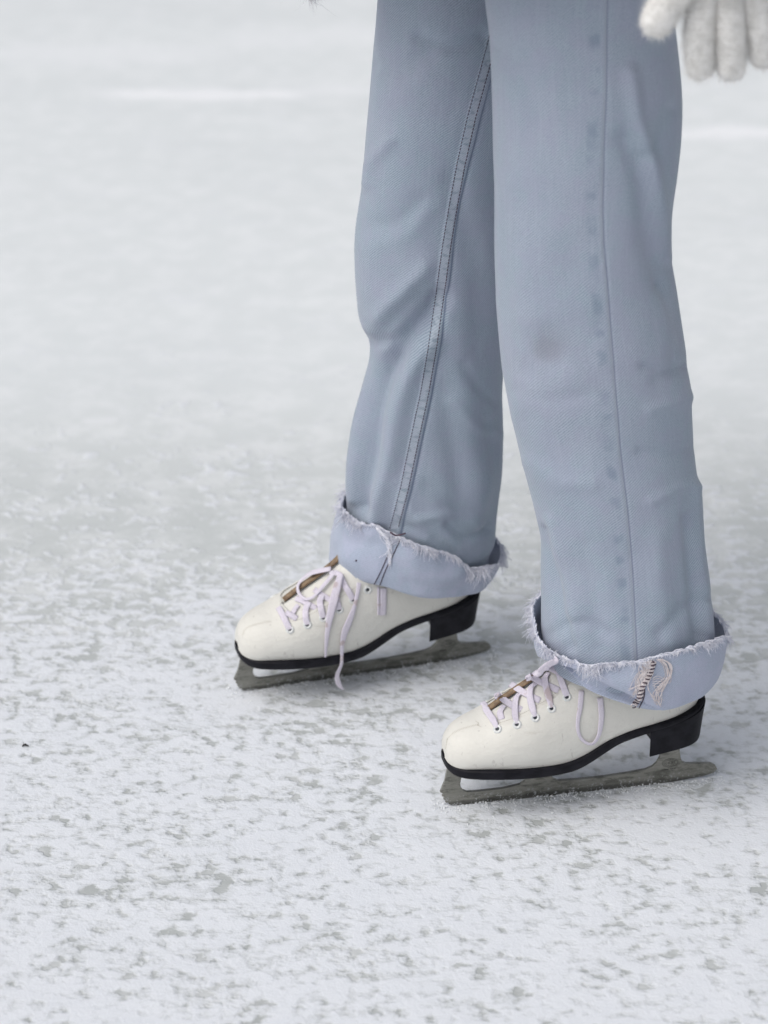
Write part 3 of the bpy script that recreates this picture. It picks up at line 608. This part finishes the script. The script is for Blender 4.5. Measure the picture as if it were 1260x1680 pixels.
# hips join the two legs (all above the frame)
hz = np.linspace(.845, 1.06, 40); hp = np.linspace(0, 2 * math.pi, 120, endpoint=False)
HV = []
for z in hz:
    t = (z - .845) / .215; ax = .085 + .035 * math.sin(min(1, t * 1.6) * math.pi / 2) - .02 * max(0, t - .6); by = .125 + .05 * min(1, t * 2.5) - .03 * t
    for q in hp: HV.append((.118 + ax * math.cos(q), 2.29 - by * math.sin(q), z))
HV = np.array(HV)
nV, nF2, nH = len(VN_), len(VF_), len(HV)
JV = np.concatenate([VN_, VF_, HV]); JF = np.concatenate([Fn, Ff + nV, grid_faces(40, 120) + nV + nF2])
juv = np.concatenate([uvn, uvf, np.c_[np.tile(hp * .15, 40), HV[:, 2]]])
fm = np.r_[np.zeros(len(Fn)), np.ones(len(Ff)), np.zeros(len(JF) - len(Fn) - len(Ff))].astype(int)
one = np.ones(nH)
jeans = mesh('jeans', P_(JV), JF, None, person, True, uv=juv, attrs=dict(seam_d=np.r_[sdn_, sdf_, one], seam_l=np.r_[sln_, slf_, one], smudge=np.r_[smn, smf * 0, one * 0]), mats=[M_den_near, M_den_far], fm=fm)
leg_bvh = BVHTree.FromPolygons([tuple(v) for v in JV[:nV + nF2]], [tuple(int(i) for i in f) for f in JF[:len(Fn) + len(Ff)]])
def on_jeans(px, py, off, bv=leg_bvh):
    d = ray(px, py); d = d / np.linalg.norm(d); a = bv.ray_cast(Vector(C0), Vector(d))
    if a[0] is None: return None
    nn = np.array(a[1]); nn = nn if nn @ d < 0 else -nn; return np.array(a[0]) + nn * off, nn
def stitches(mb, line, step, ln, rad, bv, off=.0001):
    W = [on_jeans(x, y, off, bv) for x, y in curve(line, 500)]; W = [w for w in W if w]
    Pw = np.array([w[0] for w in W]); Nw = np.array([w[1] for w in W]); cum = np.r_[0, np.cumsum(np.linalg.norm(np.diff(Pw, axis=0), axis=1))]; s = 0
    g = lambda A, s_: np.array([np.interp(s_, cum, A[:, i]) for i in range(3)])
    while s + ln < cum[-1]:
        p0, p1, nq = g(Pw, s), g(Pw, s + ln), g(Nw, s + ln / 2)
        if np.linalg.norm(p1 - p0) < ln * 2: mb.tube([p0 - nq * .0003, (p0 + p1) / 2 + nq * .00035, p1 - nq * .0003], rad, 4)
        s += step * random.uniform(.93, 1.07)
far_bvh = BVHTree.FromPolygons([tuple(v) for v in VF_], [tuple(int(i) for i in f) for f in Ff])
sb = MB()
stitches(sb, [(x - .5, y) for x, y in far_seamL[:-2]], .0036, .0024, .00042, far_bvh); stitches(sb, [(x + 13, y) for x, y in far_seamL[:-2]], .0036, .0026, .00048, far_bvh)
sb.build('seam_stitching', M_thread, jeans, np.array([[1, 0, 0, -PO[0]], [0, 1, 0, -PO[1]], [0, 0, 1, 0], [0, 0, 0, 1.0]]))
INVP = np.array([[1, 0, 0, -PO[0]], [0, 1, 0, -PO[1]], [0, 0, 1, 0], [0, 0, 0, 1.0]])

def make_cuff(P, ltop, rtop, lbot, rbot, topc, botc, bdep, creases, seed, label):
    n = 420; ph = np.linspace(0, 2 * math.pi, n, endpoint=False); c, sn = np.cos(ph), np.sin(ph)
    Yc = P['Yc'][5]; vn2 = VNoise(seed)
    def ring(l, r, curve_px, boff):
        zc = None; xs = []
        def zat(X, Y, z):
            for _ in range(12):
                px, py, s = proj(np.stack([X, Y, z], -1)); yy = np.interp(px, curve_px[:, 0], curve_px[:, 1])
                v = (840 - yy) / F; s = Y / (cp + v * sp); z = CAM_H - s * (sp - v * cp)
            return z
        def edge(pt):
            d = ray(*pt); q = C0 + d * Yc / d[1]; return q[0], q[2]
        (xl, zl), (xr, zr) = edge(l), edge(r); a = (xr - xl) / 2; xc = (xl + xr) / 2; b = bdep + boff
        X = xc + a * np.sign(c) * np.abs(c) ** .95; Y = Yc - b * np.sign(sn) * np.abs(sn) ** .95
        zf = zat(X, Y, np.full(n, (zl + zr) / 2)); zb = zl + (zr - zl) * (1 + c) / 2 + .004 * -sn
        w = sstep(sn, -.02, .22); z = zf * w + zb * (1 - w)
        z = np.fft.irfft(np.fft.rfft(z) * np.exp(-(np.arange(n // 2 + 1) / 26.0) ** 2), n)
        return X, Y, z
    X0, Y0, Z0 = ring(lbot, rbot, np.array(botc, float), .004); X1, Y1, Z1 = ring(ltop, rtop, np.array(topc, float), .009)
    rows = 46; R = []
    for k in range(rows):
        t = k / (rows - 1); bul = .003 * math.sin(math.pi * t); e = sstep(np.array(t), 0, .07)
        X = X0 + (X1 - X0) * t; Y = Y0 + (Y1 - Y0) * t; Z = Z0 + (Z1 - Z0) * t
        cx, cy = X0.mean(), Yc; dx, dy = X - cx, Y - cy; l = np.hypot(dx, dy); off = bul - (1 - e) ** 2 * .0035
        R.append(np.stack([X + dx / l * off, Y + dy / l * off, Z], -1))
    R = np.array(R); flat = R.reshape(-1, 3); cx = X0.mean()
    N = np.stack([flat[:, 0] - cx, flat[:, 1] - Yc, 0 * flat[:, 0]], -1); N /= np.linalg.norm(N, axis=1)[:, None]
    px, py, dep = proj(flat); disp = vn2(flat * 22) * .0030 + vn2(flat * np.array([60, 60, 30])) * .0012 + vn2(flat * np.array([26, 26, 60]) + 4) * .0016
    for line, wpx, amp, kind in creases:
        d, sd, _ = polydist(px, py, line); fr = sstep(-N[:, 1], 0, .3)
        if kind == 'g': disp += amp * np.exp(-.5 * (d / wpx) ** 2) * fr
        else: disp += amp * sstep(d * sd, -wpx, wpx) * np.exp(-.5 * (d / (wpx * 20)) ** 2) * fr
    tt_ = np.repeat(np.linspace(0, 1, rows), n); disp *= .35 + .65 * sstep(tt_, 0, .15)
    out = (flat + N * disp[:, None]).reshape(rows, n, 3); Nn = N.reshape(rows, n, 3)
    inn = out[::-1] - Nn[::-1] * .0016; inn[-1] = out[0] - Nn[0] * .004 + np.array([0, 0, .003])
    A = np.concatenate([out, inn]); arc = ph * bdep
    uv = np.stack([np.repeat(arc[None], 2 * rows, 0), A[..., 2]], -1).reshape(-1, 2)
    cuff = mesh('cuff', P_(A.reshape(-1, 3)), grid_faces(2 * rows, n), M_cuff, jeans, True, uv=uv); cuff['label'] = label
    bv = BVHTree.FromPolygons([tuple(v) for v in out.reshape(-1, 3)], [tuple(int(i) for i in f) for f in grid_faces(rows, n)])
    return out, Nn, bv
k4 = lambda l: [(840 + x / 3.316, 980 + y / 3.316) for x, y in l]
k3 = lambda l: [(520 + x / 3.706, 780 + y / 3.706) for x, y in l]
n_top = [(860,1012)] + k4([(90,130),(130,215),(190,280),(270,325),(400,372),(520,362),(620,358),(700,352),(760,335),(850,312),(950,282),(1050,252),(1130,225),(1190,205)])
n_bot = [(870,1072),(880,1076),(894,1083),(910,1093),(925,1103),(936,1112),(952,1131),(970,1141),(991,1150),(1027,1161),(1051,1167),(1081,1169),(1111,1164),(1142,1153),(1154,1146),(1166,1132),(1174,1113)]
cuN = make_cuff(nearP, (873,1012), (1192,1040), (882,1075), (1173,1108), n_top, n_bot, float(nearP['b'][5]), [
    (k4([(180,345),(320,390),(430,430),(560,500),(660,545)]), 1.6, -.0120, 's'), (k4([(330,420),(420,470),(560,540),(650,575)]), 6, -.0022, 'g'),
    (k4([(820,420),(900,480),(1000,500)]), 14, -.002, 'g'), (k4([(500,440),(620,450)]), 10, .0015, 'g')], 21, 'pale lavender rolled cuff with long loose threads and a chain stitched seam')
f_top = k3([(125,150),(180,215),(240,272),(310,302),(360,290),(420,342),(480,365),(560,400),(650,432),(750,462),(850,495),(900,545),(940,575),(1020,560),(1100,545),(1140,500)])
f_bot = [(534,915),(541,926)] + k3([(100,575),(180,622),(280,657),(400,683),(520,722),(620,750),(720,758),(860,745),(980,722),(1030,685),(1060,600)])
cuF = make_cuff(farP, (559,828), (823,908), (539,917), (806,940), f_top, f_bot, float(farP['b'][5]), [
    (k3([(90,440),(200,400),(330,420)]), 10, -.0025, 'g'), (k3([(120,520),(250,560),(350,600)]), 12, .0025, 'g'), (k3([(560,640),(700,690),(900,690)]), 9, -.0016, 'g'),
    (k3([(560,480),(640,560),(760,600)]), 16, .002, 'g'), (k3([(940,600),(900,680)]), 9, -.0025, 'g')], 22, 'pale lavender rolled cuff with a frayed rim and twin dark seam lines')

# frayed rims
def fray(out, Nn, count, seed, base_len, heavy):
    r = random.Random(seed); mb = MB(); top = out[-1]; n = len(top); N0 = Nn[-1]; z_ = np.array([0, 0, 1.0])
    def rimn(sc_, k_): return vn(np.stack([top[:, 0] * sc_ + k_, top[:, 1] * sc_, top[:, 2] * 0 + k_], -1))
    cn = np.clip(.5 + rimn(70, 3) * .55 + rimn(190, 8) * .5, 0, 1); cang = rimn(110, 5) * 1.1; clean = rimn(150, 6) * .8
    for lay in range(5):                                            # twisted edge strands
        ofs = lay * 1.3; q = np.arange(0, n + 1) % n; a = np.linspace(0, 2 * math.pi * (38 + 5 * lay), n + 1) + ofs
        rr = .0010 + .0008 * np.sin(np.arange(n + 1) * .13 * (lay + 1))
        P = top[q] - N0[q] * .0006 + N0[q] * (np.cos(a) * rr)[:, None] + z_ * (np.sin(a) * rr)[:, None]
        P[-1] = P[0]; mb.tube(P, .00045, 4)
    for k in range(count):
        u = r.random() * n; i = int(u); j = (i + 1) % n; f = u - i; p = top[i] * (1 - f) + top[j] * f; nn = N0[i]; tg = top[j] - top[i]; tg = tg / (np.linalg.norm(tg) + 1e-9)
        cl = cn[i]; hv = heavy(p) * (.35 + 1.25 * cl)
        if r.random() > .30 + .9 * cl: continue
        L = base_len * (.4 + r.random() ** 2 * 1.2) * hv; ang = r.gauss(-.5 + cang[i], .55); lean = r.gauss(clean[i], .3)
        d = nn * (math.cos(ang) * .6 + .25) + z_ * math.sin(ang) + tg * lean; d /= np.linalg.norm(d); cur = -z_ * r.uniform(.2, 1.0) + tg * r.gauss(0, .5) + nn * r.gauss(-.15, .35)
        P = [p + d * L * t + cur * L * t * t * .8 for t in (0, .25, .5, .75, 1)]
        mb.tube(P, [.00036, .00036, .0003, .00026, .00015], 3)
    return mb
def hv_near(p): px, py, _ = proj(p[None]); return 1.25 if 890 < px[0] < 1000 else (.75 if px[0] > 1080 else 1.0)
def hv_far(p): px, py, _ = proj(p[None]); return 1.35 if (px[0] < 610 or 755 < px[0] < 800) else .8
fray(*cuN[:2], 5600, 1, .0056, hv_near).build('frayed_edge', M_fray, jeans, INVP)
fray(*cuF[:2], 5000, 2, .0056, hv_far).build('frayed_edge', M_fray, jeans, INVP)
# long loose threads, seam stitching on the cuffs
def thread(mb, line, bv, rad, off0=.0012, jit=.0):
    L = catmull(line, 26); P = []
    for i, (x, y) in enumerate(L):
        w = on_jeans(x + random.gauss(0, jit), y, off0 + abs(math.sin(i * .9)) * .0008, bv)
        if w is None: w = (P[-1] + np.array([0, 0, -.001]) if P else None, 0)
        if w[0] is not None: P.append(w[0])
    P = np.array(P); P = np.stack([smooth(P[:, i], 1) for i in range(3)], 1)
    if len(P) > 3: mb.tube(P, np.linspace(rad, rad * .55, len(P)), 4)
lt = MB(); R_ = random.Random(5)
for k in range(26):
    x0, y0 = 740 + R_.gauss(0, 16), 335 + R_.gauss(0, 8); e = (640 + R_.uniform(-10, 60), 540 + R_.uniform(-50, 20))
    thread(lt, k4([(x0, y0), (x0 - 10 + R_.gauss(0, 12), y0 + 55), (700 + R_.gauss(0, 14), 440 + R_.gauss(0, 10)), e]), cuN[2], .0004)
for k in range(15):
    dx = R_.gauss(0, 10)
    thread(lt, k4([(800 + dx, 330), (850 + dx + R_.gauss(0, 8), 360), (852 + dx, 430 + R_.gauss(0, 12)), (800 + dx * 1.5, 490 + R_.gauss(0, 14)), (785 + R_.gauss(0, 16), 545 + R_.gauss(0, 20)), (805 + R_.gauss(0, 14), R_.uniform(560, 612))]), cuN[2], .0004)
for k in range(5): thread(lt, k4([(760, 440 + k * 9), (790, 425 + k * 14), (830, 440 + k * 8), (858, 420 + k * 4)]), cuN[2], .00035)
for k in range(3): thread(lt, k4([(745 + k * 12, 400), (735, 470 + k * 8), (760 + k * 5, 540), (790, 575 + k * 6)]), cuN[2], .00035)
lt.build('loose_threads', M_fray2, jeans, INVP)
lt = MB()
for k in range(16):
    x0 = 460 + R_.gauss(0, 22)
    thread(lt, k3([(x0 - 30, 345 + R_.gauss(0, 8)), (x0 - 15, 390), (445 + R_.gauss(0, 8), 430), (440 + R_.gauss(0, 12), 480), (445 + R_.gauss(0, 10), R_.uniform(500, 575))]), cuF[2], .00042)
for k in range(14): thread(lt, k3([(345 + R_.gauss(0, 14), 265), (370 + R_.gauss(0, 8), 310), (400 + R_.gauss(0, 8), 350), (430 + R_.gauss(0, 10), 385)]), cuF[2], .0005, .002)
for k in range(2): thread(lt, k3([(440, 450), (415, 475 + k * 5), (380, 495 + k * 3)]), cuF[2], .0003)
for k in range(30):
    x0 = R_.uniform(880, 1020); thread(lt, k3([(x0, 545), ((x0 + 925) / 2, 590), (925 + R_.gauss(0, 10), R_.uniform(620, 665))]), cuF[2], .0004)
for k in range(4): thread(lt, k3([(700 + k * 4, 465), (700 + k * 5, 490), (705 + R_.gauss(0, 6), 508)]), cuF[2], .0004)
lt.build('loose_threads', M_fray, jeans, INVP)
cs = MB()                                                        # chain stitch, outer cuff
def path_on(line, bv, n, off):
    P = [on_jeans(x, y, off, bv) for x, y in catmull(line, n)]; P = [p for p in P if p]; P = P if len(P) > 3 else [(on_depth(x, y, 2.1), np.array([0, -1.0, 0])) for x, y in catmull(line, 6)]; return np.array([p[0] for p in P]), np.array([p[1] for p in P])
for (line, amp, tw_, rad, mi) in ((k4([(770,345),(755,395),(735,440),(705,490),(695,540),(670,580),(625,613)]), .0026, 13, .00062, 0), (k4([(770,345),(755,395),(735,440),(705,490),(695,540),(670,580),(625,613)]), .0026, 13, .0007, 1)):
    Pc, Nc = path_on(line, cuN[2], 150, .0010); T = np.gradient(Pc, axis=0); T /= np.linalg.norm(T, axis=1)[:, None] + 1e-9; Sd = np.cross(T, Nc); a = np.linspace(0, 2 * math.pi * tw_, len(Pc)) + (math.pi * .9 if mi else 0)
    cs.tube(Pc + Sd * (np.sin(a) * amp)[:, None] + Nc * (np.cos(a) * .0009)[:, None], rad, 5, mi)
Pc, Nc = path_on(k4([(722,490),(718,540),(700,585),(680,618)]), cuN[2], 60, .0006); cs.tube(Pc, .0005, 4, 0)
cs.build('seam_stitching', M_thread, jeans, INVP, mats=[M_thread, M_fray2])
for ln in ([(508,385),(470,470),(420,570),(380,672)], [(455,420),(430,490),(385,590),(345,668)]):
    cs = MB(); Pc, Nc = path_on(k3(ln), cuF[2], 70, .0003); cs.tube(Pc, .00055, 4, 0); Sd = np.cross(np.gradient(Pc, axis=0), Nc); Sd /= np.linalg.norm(Sd, axis=1)[:, None]; cs.tube(Pc + Sd * .0009, .0006, 4, 1); cs.build('seam_stitching', M_thread, jeans, INVP, mats=[M_thread, M_cuff])
cs = MB()
Pc, Nc = path_on(k3([(445,345),(480,365),(540,352)]), cuF[2], 20, .0015); cs.tube(Pc, .0009, 4, 0); cs.build('bar_tack', M_thread, jeans, INVP)
cs = MB(); Pc, Nc = path_on(k3([(236,515),(241,523)]), cuF[2], 6, .0002); cs.tube(Pc, .0011, 6, 0); cs.build('dark_speck', M_thread, jeans, INVP)

# body: one continuous skinned figure inside the clothes
def skin(name, verts, edges, radii, m, parent, root_i, sub=2, apply=False):
    me = bpy.data.meshes.new(name); me.from_pydata([tuple(v) for v in verts], edges, []); me.materials.append(m)
    o = bpy.data.objects.new(name, me); col.objects.link(o); o.parent = parent
    md = o.modifiers.new('skin', 'SKIN'); md.use_smooth_shade = True; md.branch_smoothing = .3
    for i, r in enumerate(radii):
        sv = me.skin_vertices[0].data[i]; sv.radius = (r, r) if not isinstance(r, tuple) else r; sv.use_root = i == root_i
    s_ = o.modifiers.new('sub', 'SUBSURF'); s_.levels = s_.render_levels = sub
    if apply:
        bpy.context.view_layer.update(); dg = bpy.context.evaluated_depsgraph_get(); me2 = bpy.data.meshes.new_from_object(o.evaluated_get(dg)); o.modifiers.clear(); o.data = me2; me2.name = name
        if not me2.materials: me2.materials.append(m)
        me2.polygons.foreach_set('use_smooth', np.full(len(me2.polygons), True))
    return o
def footpt(M, x, z): return M[:3, :3] @ np.array([x, 0, z]) + M[:3, 3]
bv_ = [(.118, 2.29, .98), (.118, 2.29, 1.15), (.12, 2.29, 1.36), (.118, 2.29, 1.46), (.105, 2.29, 1.56), (.10, 2.29, 1.66)]
be = [(0, 1), (1, 2), (2, 3), (3, 4), (4, 5)]; br = [.075, .085, .11, .045, .075, .07]
def chain(start, pts, rs):
    p = start
    for q, r_ in zip(pts, rs): bv_.append(tuple(q)); br.append(r_); be.append((p, len(bv_) - 1)); p = len(bv_) - 1
chain(0, [(.165, 2.215, .86), (.195, 2.19, .53), footpt(near_M, .205, .20), footpt(near_M, .20, .12), footpt(near_M, .11, .088), footpt(near_M, .04, .078)], [.055, .046, .034, .026, .024, .018])
chain(0, [(.085, 2.37, .88), (.045, 2.38, .53), footpt(far_M, .205, .20), footpt(far_M, .20, .12), footpt(far_M, .11, .088), footpt(far_M, .04, .078)], [.055, .046, .034, .026, .024, .018])
hand = on_depth(1185, -150, 2.02)
chain(2, [(.125, 2.12, 1.38), (.20, 2.05, 1.14), tuple(hand + np.array([.0, 0, .05])), tuple(hand)], [.05, .04, .026, .022])
chain(2, [(.125, 2.46, 1.38), (.12, 2.53, 1.14), (.10, 2.50, .98), (.09, 2.49, .93)], [.05, .04, .026, .022])
skin('body', P_(bv_), be, br, M_skin, person, 0, 1)

# glove: palm, four fingers and a thumb, with brushed wool fibres
GY = 2.02
def gp(x, y, dY=0): return tuple(on_depth(x, y, GY + dY))
gv = [gp(1190, -250), gp(1195, -120), gp(1185, -60)]; ge = [(0, 1), (1, 2)]; gr = [.030, (.045, .022), (.043, .017)]
def gchain(s, pts, rs):
    p = s
    for q, r_ in zip(pts, rs): gv.append(q); gr.append(r_); ge.append((p, len(gv) - 1)); p = len(gv) - 1
k_ = 1.0
gl = skin('glove', P_(gv), ge, gr, M_wool, person, 1, 2, True)
bmg = bmesh.new(); bmg.from_mesh(gl.data)
def finger(pts, rs, nseg=90, nr=20):
    P = catmull(pts, nseg); r = np.interp(np.linspace(0, 1, nseg), np.linspace(0, 1, len(rs)), rs)
    e = np.linspace(0, 1, nseg); tail = sstep(e, .86, 1.0); 
    T = np.gradient(P, axis=0); T /= np.linalg.norm(T, axis=1)[:, None]; a = np.array([0, 1.0, 0]); V = []
    # rounded tip
    Pn = [P[i] for i in range(nseg)]; rn = list(r)
    for q in np.linspace(.2, 1, 7): Pn.append(P[-1] + T[-1] * rn[nseg - 1] * math.sin(q * math.pi / 2)); rn.append(rn[nseg - 1] * max(.06, math.cos(q * math.pi / 2)))
    Tn = list(T) + [T[-1]] * 7
    for p, t, rr in zip(Pn, Tn, rn):
        u = np.cross(t, a); u /= np.linalg.norm(u); w = np.cross(u, t)
        for k in range(nr):
            q = 2 * math.pi * k / nr; V.append(p + rr * (math.cos(q) * u * 1.0 + math.sin(q) * w * .92))
    V = np.array(V); cen = np.repeat(np.array(Pn), nr, 0); rad_ = V - cen; V = V + rad_ * (.035 * np.sin(V[:, 2:3] * 2 * math.pi / .0046) + .05 * vn(V * 120)[:, None])
    return V, [tuple(f) for f in grid_faces(len(Pn), nr)] + [tuple(range(nr))[::-1], tuple(range(len(V) - nr, len(V)))]
fing = [([gp(1160, -70), gp(1153, -10, -.004), gp(1148, 50, -.004), gp(1149, 108, .002)], [.0134, .0134, .0134, .0122]),
        ([gp(1196, -72), gp(1196, -10, -.004), gp(1198, 50, -.004), gp(1199, 109, .002)], [.0134, .0134, .0134, .0122]),
        ([gp(1234, -68), gp(1240, -12, -.003), gp(1247, 40, -.002), gp(1252, 90, .003)], [.0134, .0134, .0130, .0116]),
        ([gp(1268, -64), gp(1280, -20), gp(1292, 20, .002), gp(1300, 55, .006)], [.0115, .011, .0108, .0095]),
        ([gp(1165, -130), gp(1134, -70, -.012), gp(1108, -15, -.016), gp(1079, 33, -.014)], [.0175, .0158, .0150, .0140])]
Vall = []; 
for pts, rs in fing:
    V, Fs = finger(pts, rs); V = P_(V); vs = [bmg.verts.new(tuple(v)) for v in V]
    for f in Fs:
        try: bmg.faces.new([vs[i] for i in f]).smooth = True
        except ValueError: pass
bmesh.ops.recalc_face_normals(bmg, faces=bmg.faces); bmg.to_mesh(gl.data); bmg.free()
gl.data.materials.clear(); gl.data.materials.append(M_wool)
def fuzz(obj_mesh, count, length, rad, m, name, parent, seed, droop=.3, filt=None):
    r = np.random.default_rng(seed); me = obj_mesh; me.calc_loop_triangles(); co = np.empty(len(me.vertices) * 3); me.vertices.foreach_get('co', co); co = co.reshape(-1, 3)
    tri = np.empty(len(me.loop_triangles) * 3, dtype='i'); me.loop_triangles.foreach_get('vertices', tri); tri = tri.reshape(-1, 3)
    A, B, Cc = co[tri[:, 0]], co[tri[:, 1]], co[tri[:, 2]]; nr = np.cross(B - A, Cc - A); ar = np.linalg.norm(nr, axis=1); nr /= ar[:, None] + 1e-12
    if filt is not None: ar = ar * filt((A + B + Cc) / 3)
    idx = r.choice(len(tri), count, p=ar / ar.sum()); u, v = r.random(count), r.random(count); fl = u + v > 1; u = np.where(fl, 1 - u, u); v = np.where(fl, 1 - v, v)
    P = A[idx] + (B - A)[idx] * u[:, None] + (Cc - A)[idx] * v[:, None]; N = nr[idx]
    D = N + r.normal(0, .55, (count, 3)) + np.array([0, 0, -droop]); D /= np.linalg.norm(D, axis=1)[:, None]; L = length * (.4 + r.random(count) ** 1.5 * 1.1)
    S = np.cross(D, r.normal(0, 1, (count, 3))); S /= np.linalg.norm(S, axis=1)[:, None]; cur = r.normal(0, .5, (count, 3)) + np.array([0, 0, -.3])
    V = []
    for t, w in ((0, 1), (.35, .8), (.7, .5)):
        c_ = P + D * (L * t)[:, None] + cur * (L * t * t)[:, None] * .6
        V += [c_ - S * rad * w, c_ + S * rad * w]
    V.append(P + D * L[:, None] + cur * L[:, None] * .6); V = np.stack(V, 1)  # count,7,3
    b = (np.arange(count) * 7)[:, None]; q = np.concatenate([b + np.array([[0, 1, 3]]), b + np.array([[0, 3, 2]]), b + np.array([[2, 3, 5]]), b + np.array([[2, 5, 4]]), b + np.array([[4, 5, 6]])])
    return mesh(name, V.reshape(-1, 3), q, m, parent, False)
fuzz(gl.data, 60000, .0046, .00013, M_wool, 'wool_fuzz', gl, 4, .25)

# coat hanging above the frame, grey fur hem whose front corner dips lowest
cz = np.linspace(0, 1, 60); cph = np.linspace(0, 2 * math.pi, 160, endpoint=False); CV = []
corner = on_depth(512, -6, 2.30)
for t in cz:
    for q in cph:
        dip = math.exp(-((q - math.pi) / .16) ** 2) * (1 - t) ** 2
        zz = (.905 + .0 * t) * (1 - t) + 1.42 * t; zz = zz + dip * (corner[2] - .905) 
        ax = .225 * (1 - t) + .13 * t - .03 * math.sin(math.pi * t) - dip * .036; by = .25 * (1 - t) + .20 * t - .04 * math.sin(math.pi * t)  # out-of-view flare, sized to cast shade on the upper jeans
        if t > .85: ax *= 1 - (t - .85) * 3.2; by *= 1 - (t - .85) * 3.6
        CV.append((.118 + ax * math.cos(q), 2.29 - by * math.sin(q) + dip * .012, zz))
CV = np.array(CV); CV[:, :2] += (vn(CV * 8) * .008)[:, None]
coat = mesh('coat', P_(CV), grid_faces(60, 160), M_coat, person, True)
ar = MB()
for A_ in ([(.125, 2.14, 1.36), (.20, 2.06, 1.14), tuple(hand + np.array([0, 0, .05]))], [(.125, 2.44, 1.36), (.12, 2.53, 1.14), (.10, 2.50, .98)]): ar.tube(P_(catmull(A_, 20)), np.linspace(.062, .042, 20), 20)
ar.build('sleeves', M_coat, coat)
hem = mesh('fur_trim', P_(CV[:160 * 5]), grid_faces(5, 160), M_fur, coat, True)
fuzz(hem.data, 26000, .016, .00022, M_fur, 'fur_strands', coat, 9, 1.4)

# ------------------------------------------------------------------ loose snow scraped up beside the blades
def crumbs(M, seed, count, name, label):
    r = random.Random(seed); V = []; Fs = []; base = bmesh.new(); bmesh.ops.create_icosphere(base, subdivisions=1, radius=1)
    bvv = np.array([v.co[:] for v in base.verts]); bff = np.array([[v.index for v in f.verts] for f in base.faces]); base.free(); nb = len(bvv)
    for k in range(count):
        x = r.uniform(-.02, .29); sd = r.choice((-1, 1)); d = abs(r.gauss(0, .006)) * (2.5 if r.random() < .12 else 1)
        s_ = r.uniform(.0003, .0011) * (1.5 if r.random() < .06 else 1)
        clump = .5 + .5 * math.sin(x * 140 + seed) * math.sin(x * 61)
        if r.random() > .35 + clump: continue
        p = M[:3, :3] @ np.array([x, sd * (.0022 + d), 0]) + M[:3, 3]; p[2] = s_ * r.uniform(.1, .9) + (.0012 * clump if d < .003 else 0)
        vv = bvv * s_ * np.array([r.uniform(.7, 1.4), r.uniform(.7, 1.4), r.uniform(.5, .9)]); vv = vv * (1 + .3 * np.random.default_rng(k).normal(size=(nb, 1)))
        V.append(vv + p); Fs.append(bff + len(V[:-1]) * nb)
    o = mesh(name, np.concatenate(V), np.concatenate(Fs), M_snow, None, False); o['kind'] = 'stuff'; o['label'] = label; o['category'] = 'snow'
crumbs(near_M, 3, 1500, 'loose_snow', 'loose white snow crumbs along the blade of the nearer skate')
crumbs(far_M, 8, 1300, 'loose_snow', 'loose white snow crumbs along the blade of the farther skate')
tw = MB(); tp_ = [ground(36.5, 1226) + [0, 0, .001], ground(39, 1224.5) + [0, 0, .0018], ground(42, 1224) + [0, 0, .0018], ground(47, 1225) + [0, 0, .001]]
c_ = tp_[1]; tw.tube([p - c_ for p in tp_], [.0006, .0011, .0012, .0005], 6); b_ = ground(37.5, 1220.5) - c_; tw.tube([b_ + [0, 0, .001], b_ + [.0008, 0, .001]], .0004, 5)
two = tw.build('twig', M_twig); two.location = tuple(c_); two['label'] = 'tiny dark bent twig lying on the snow at the left'; two['category'] = 'twig'
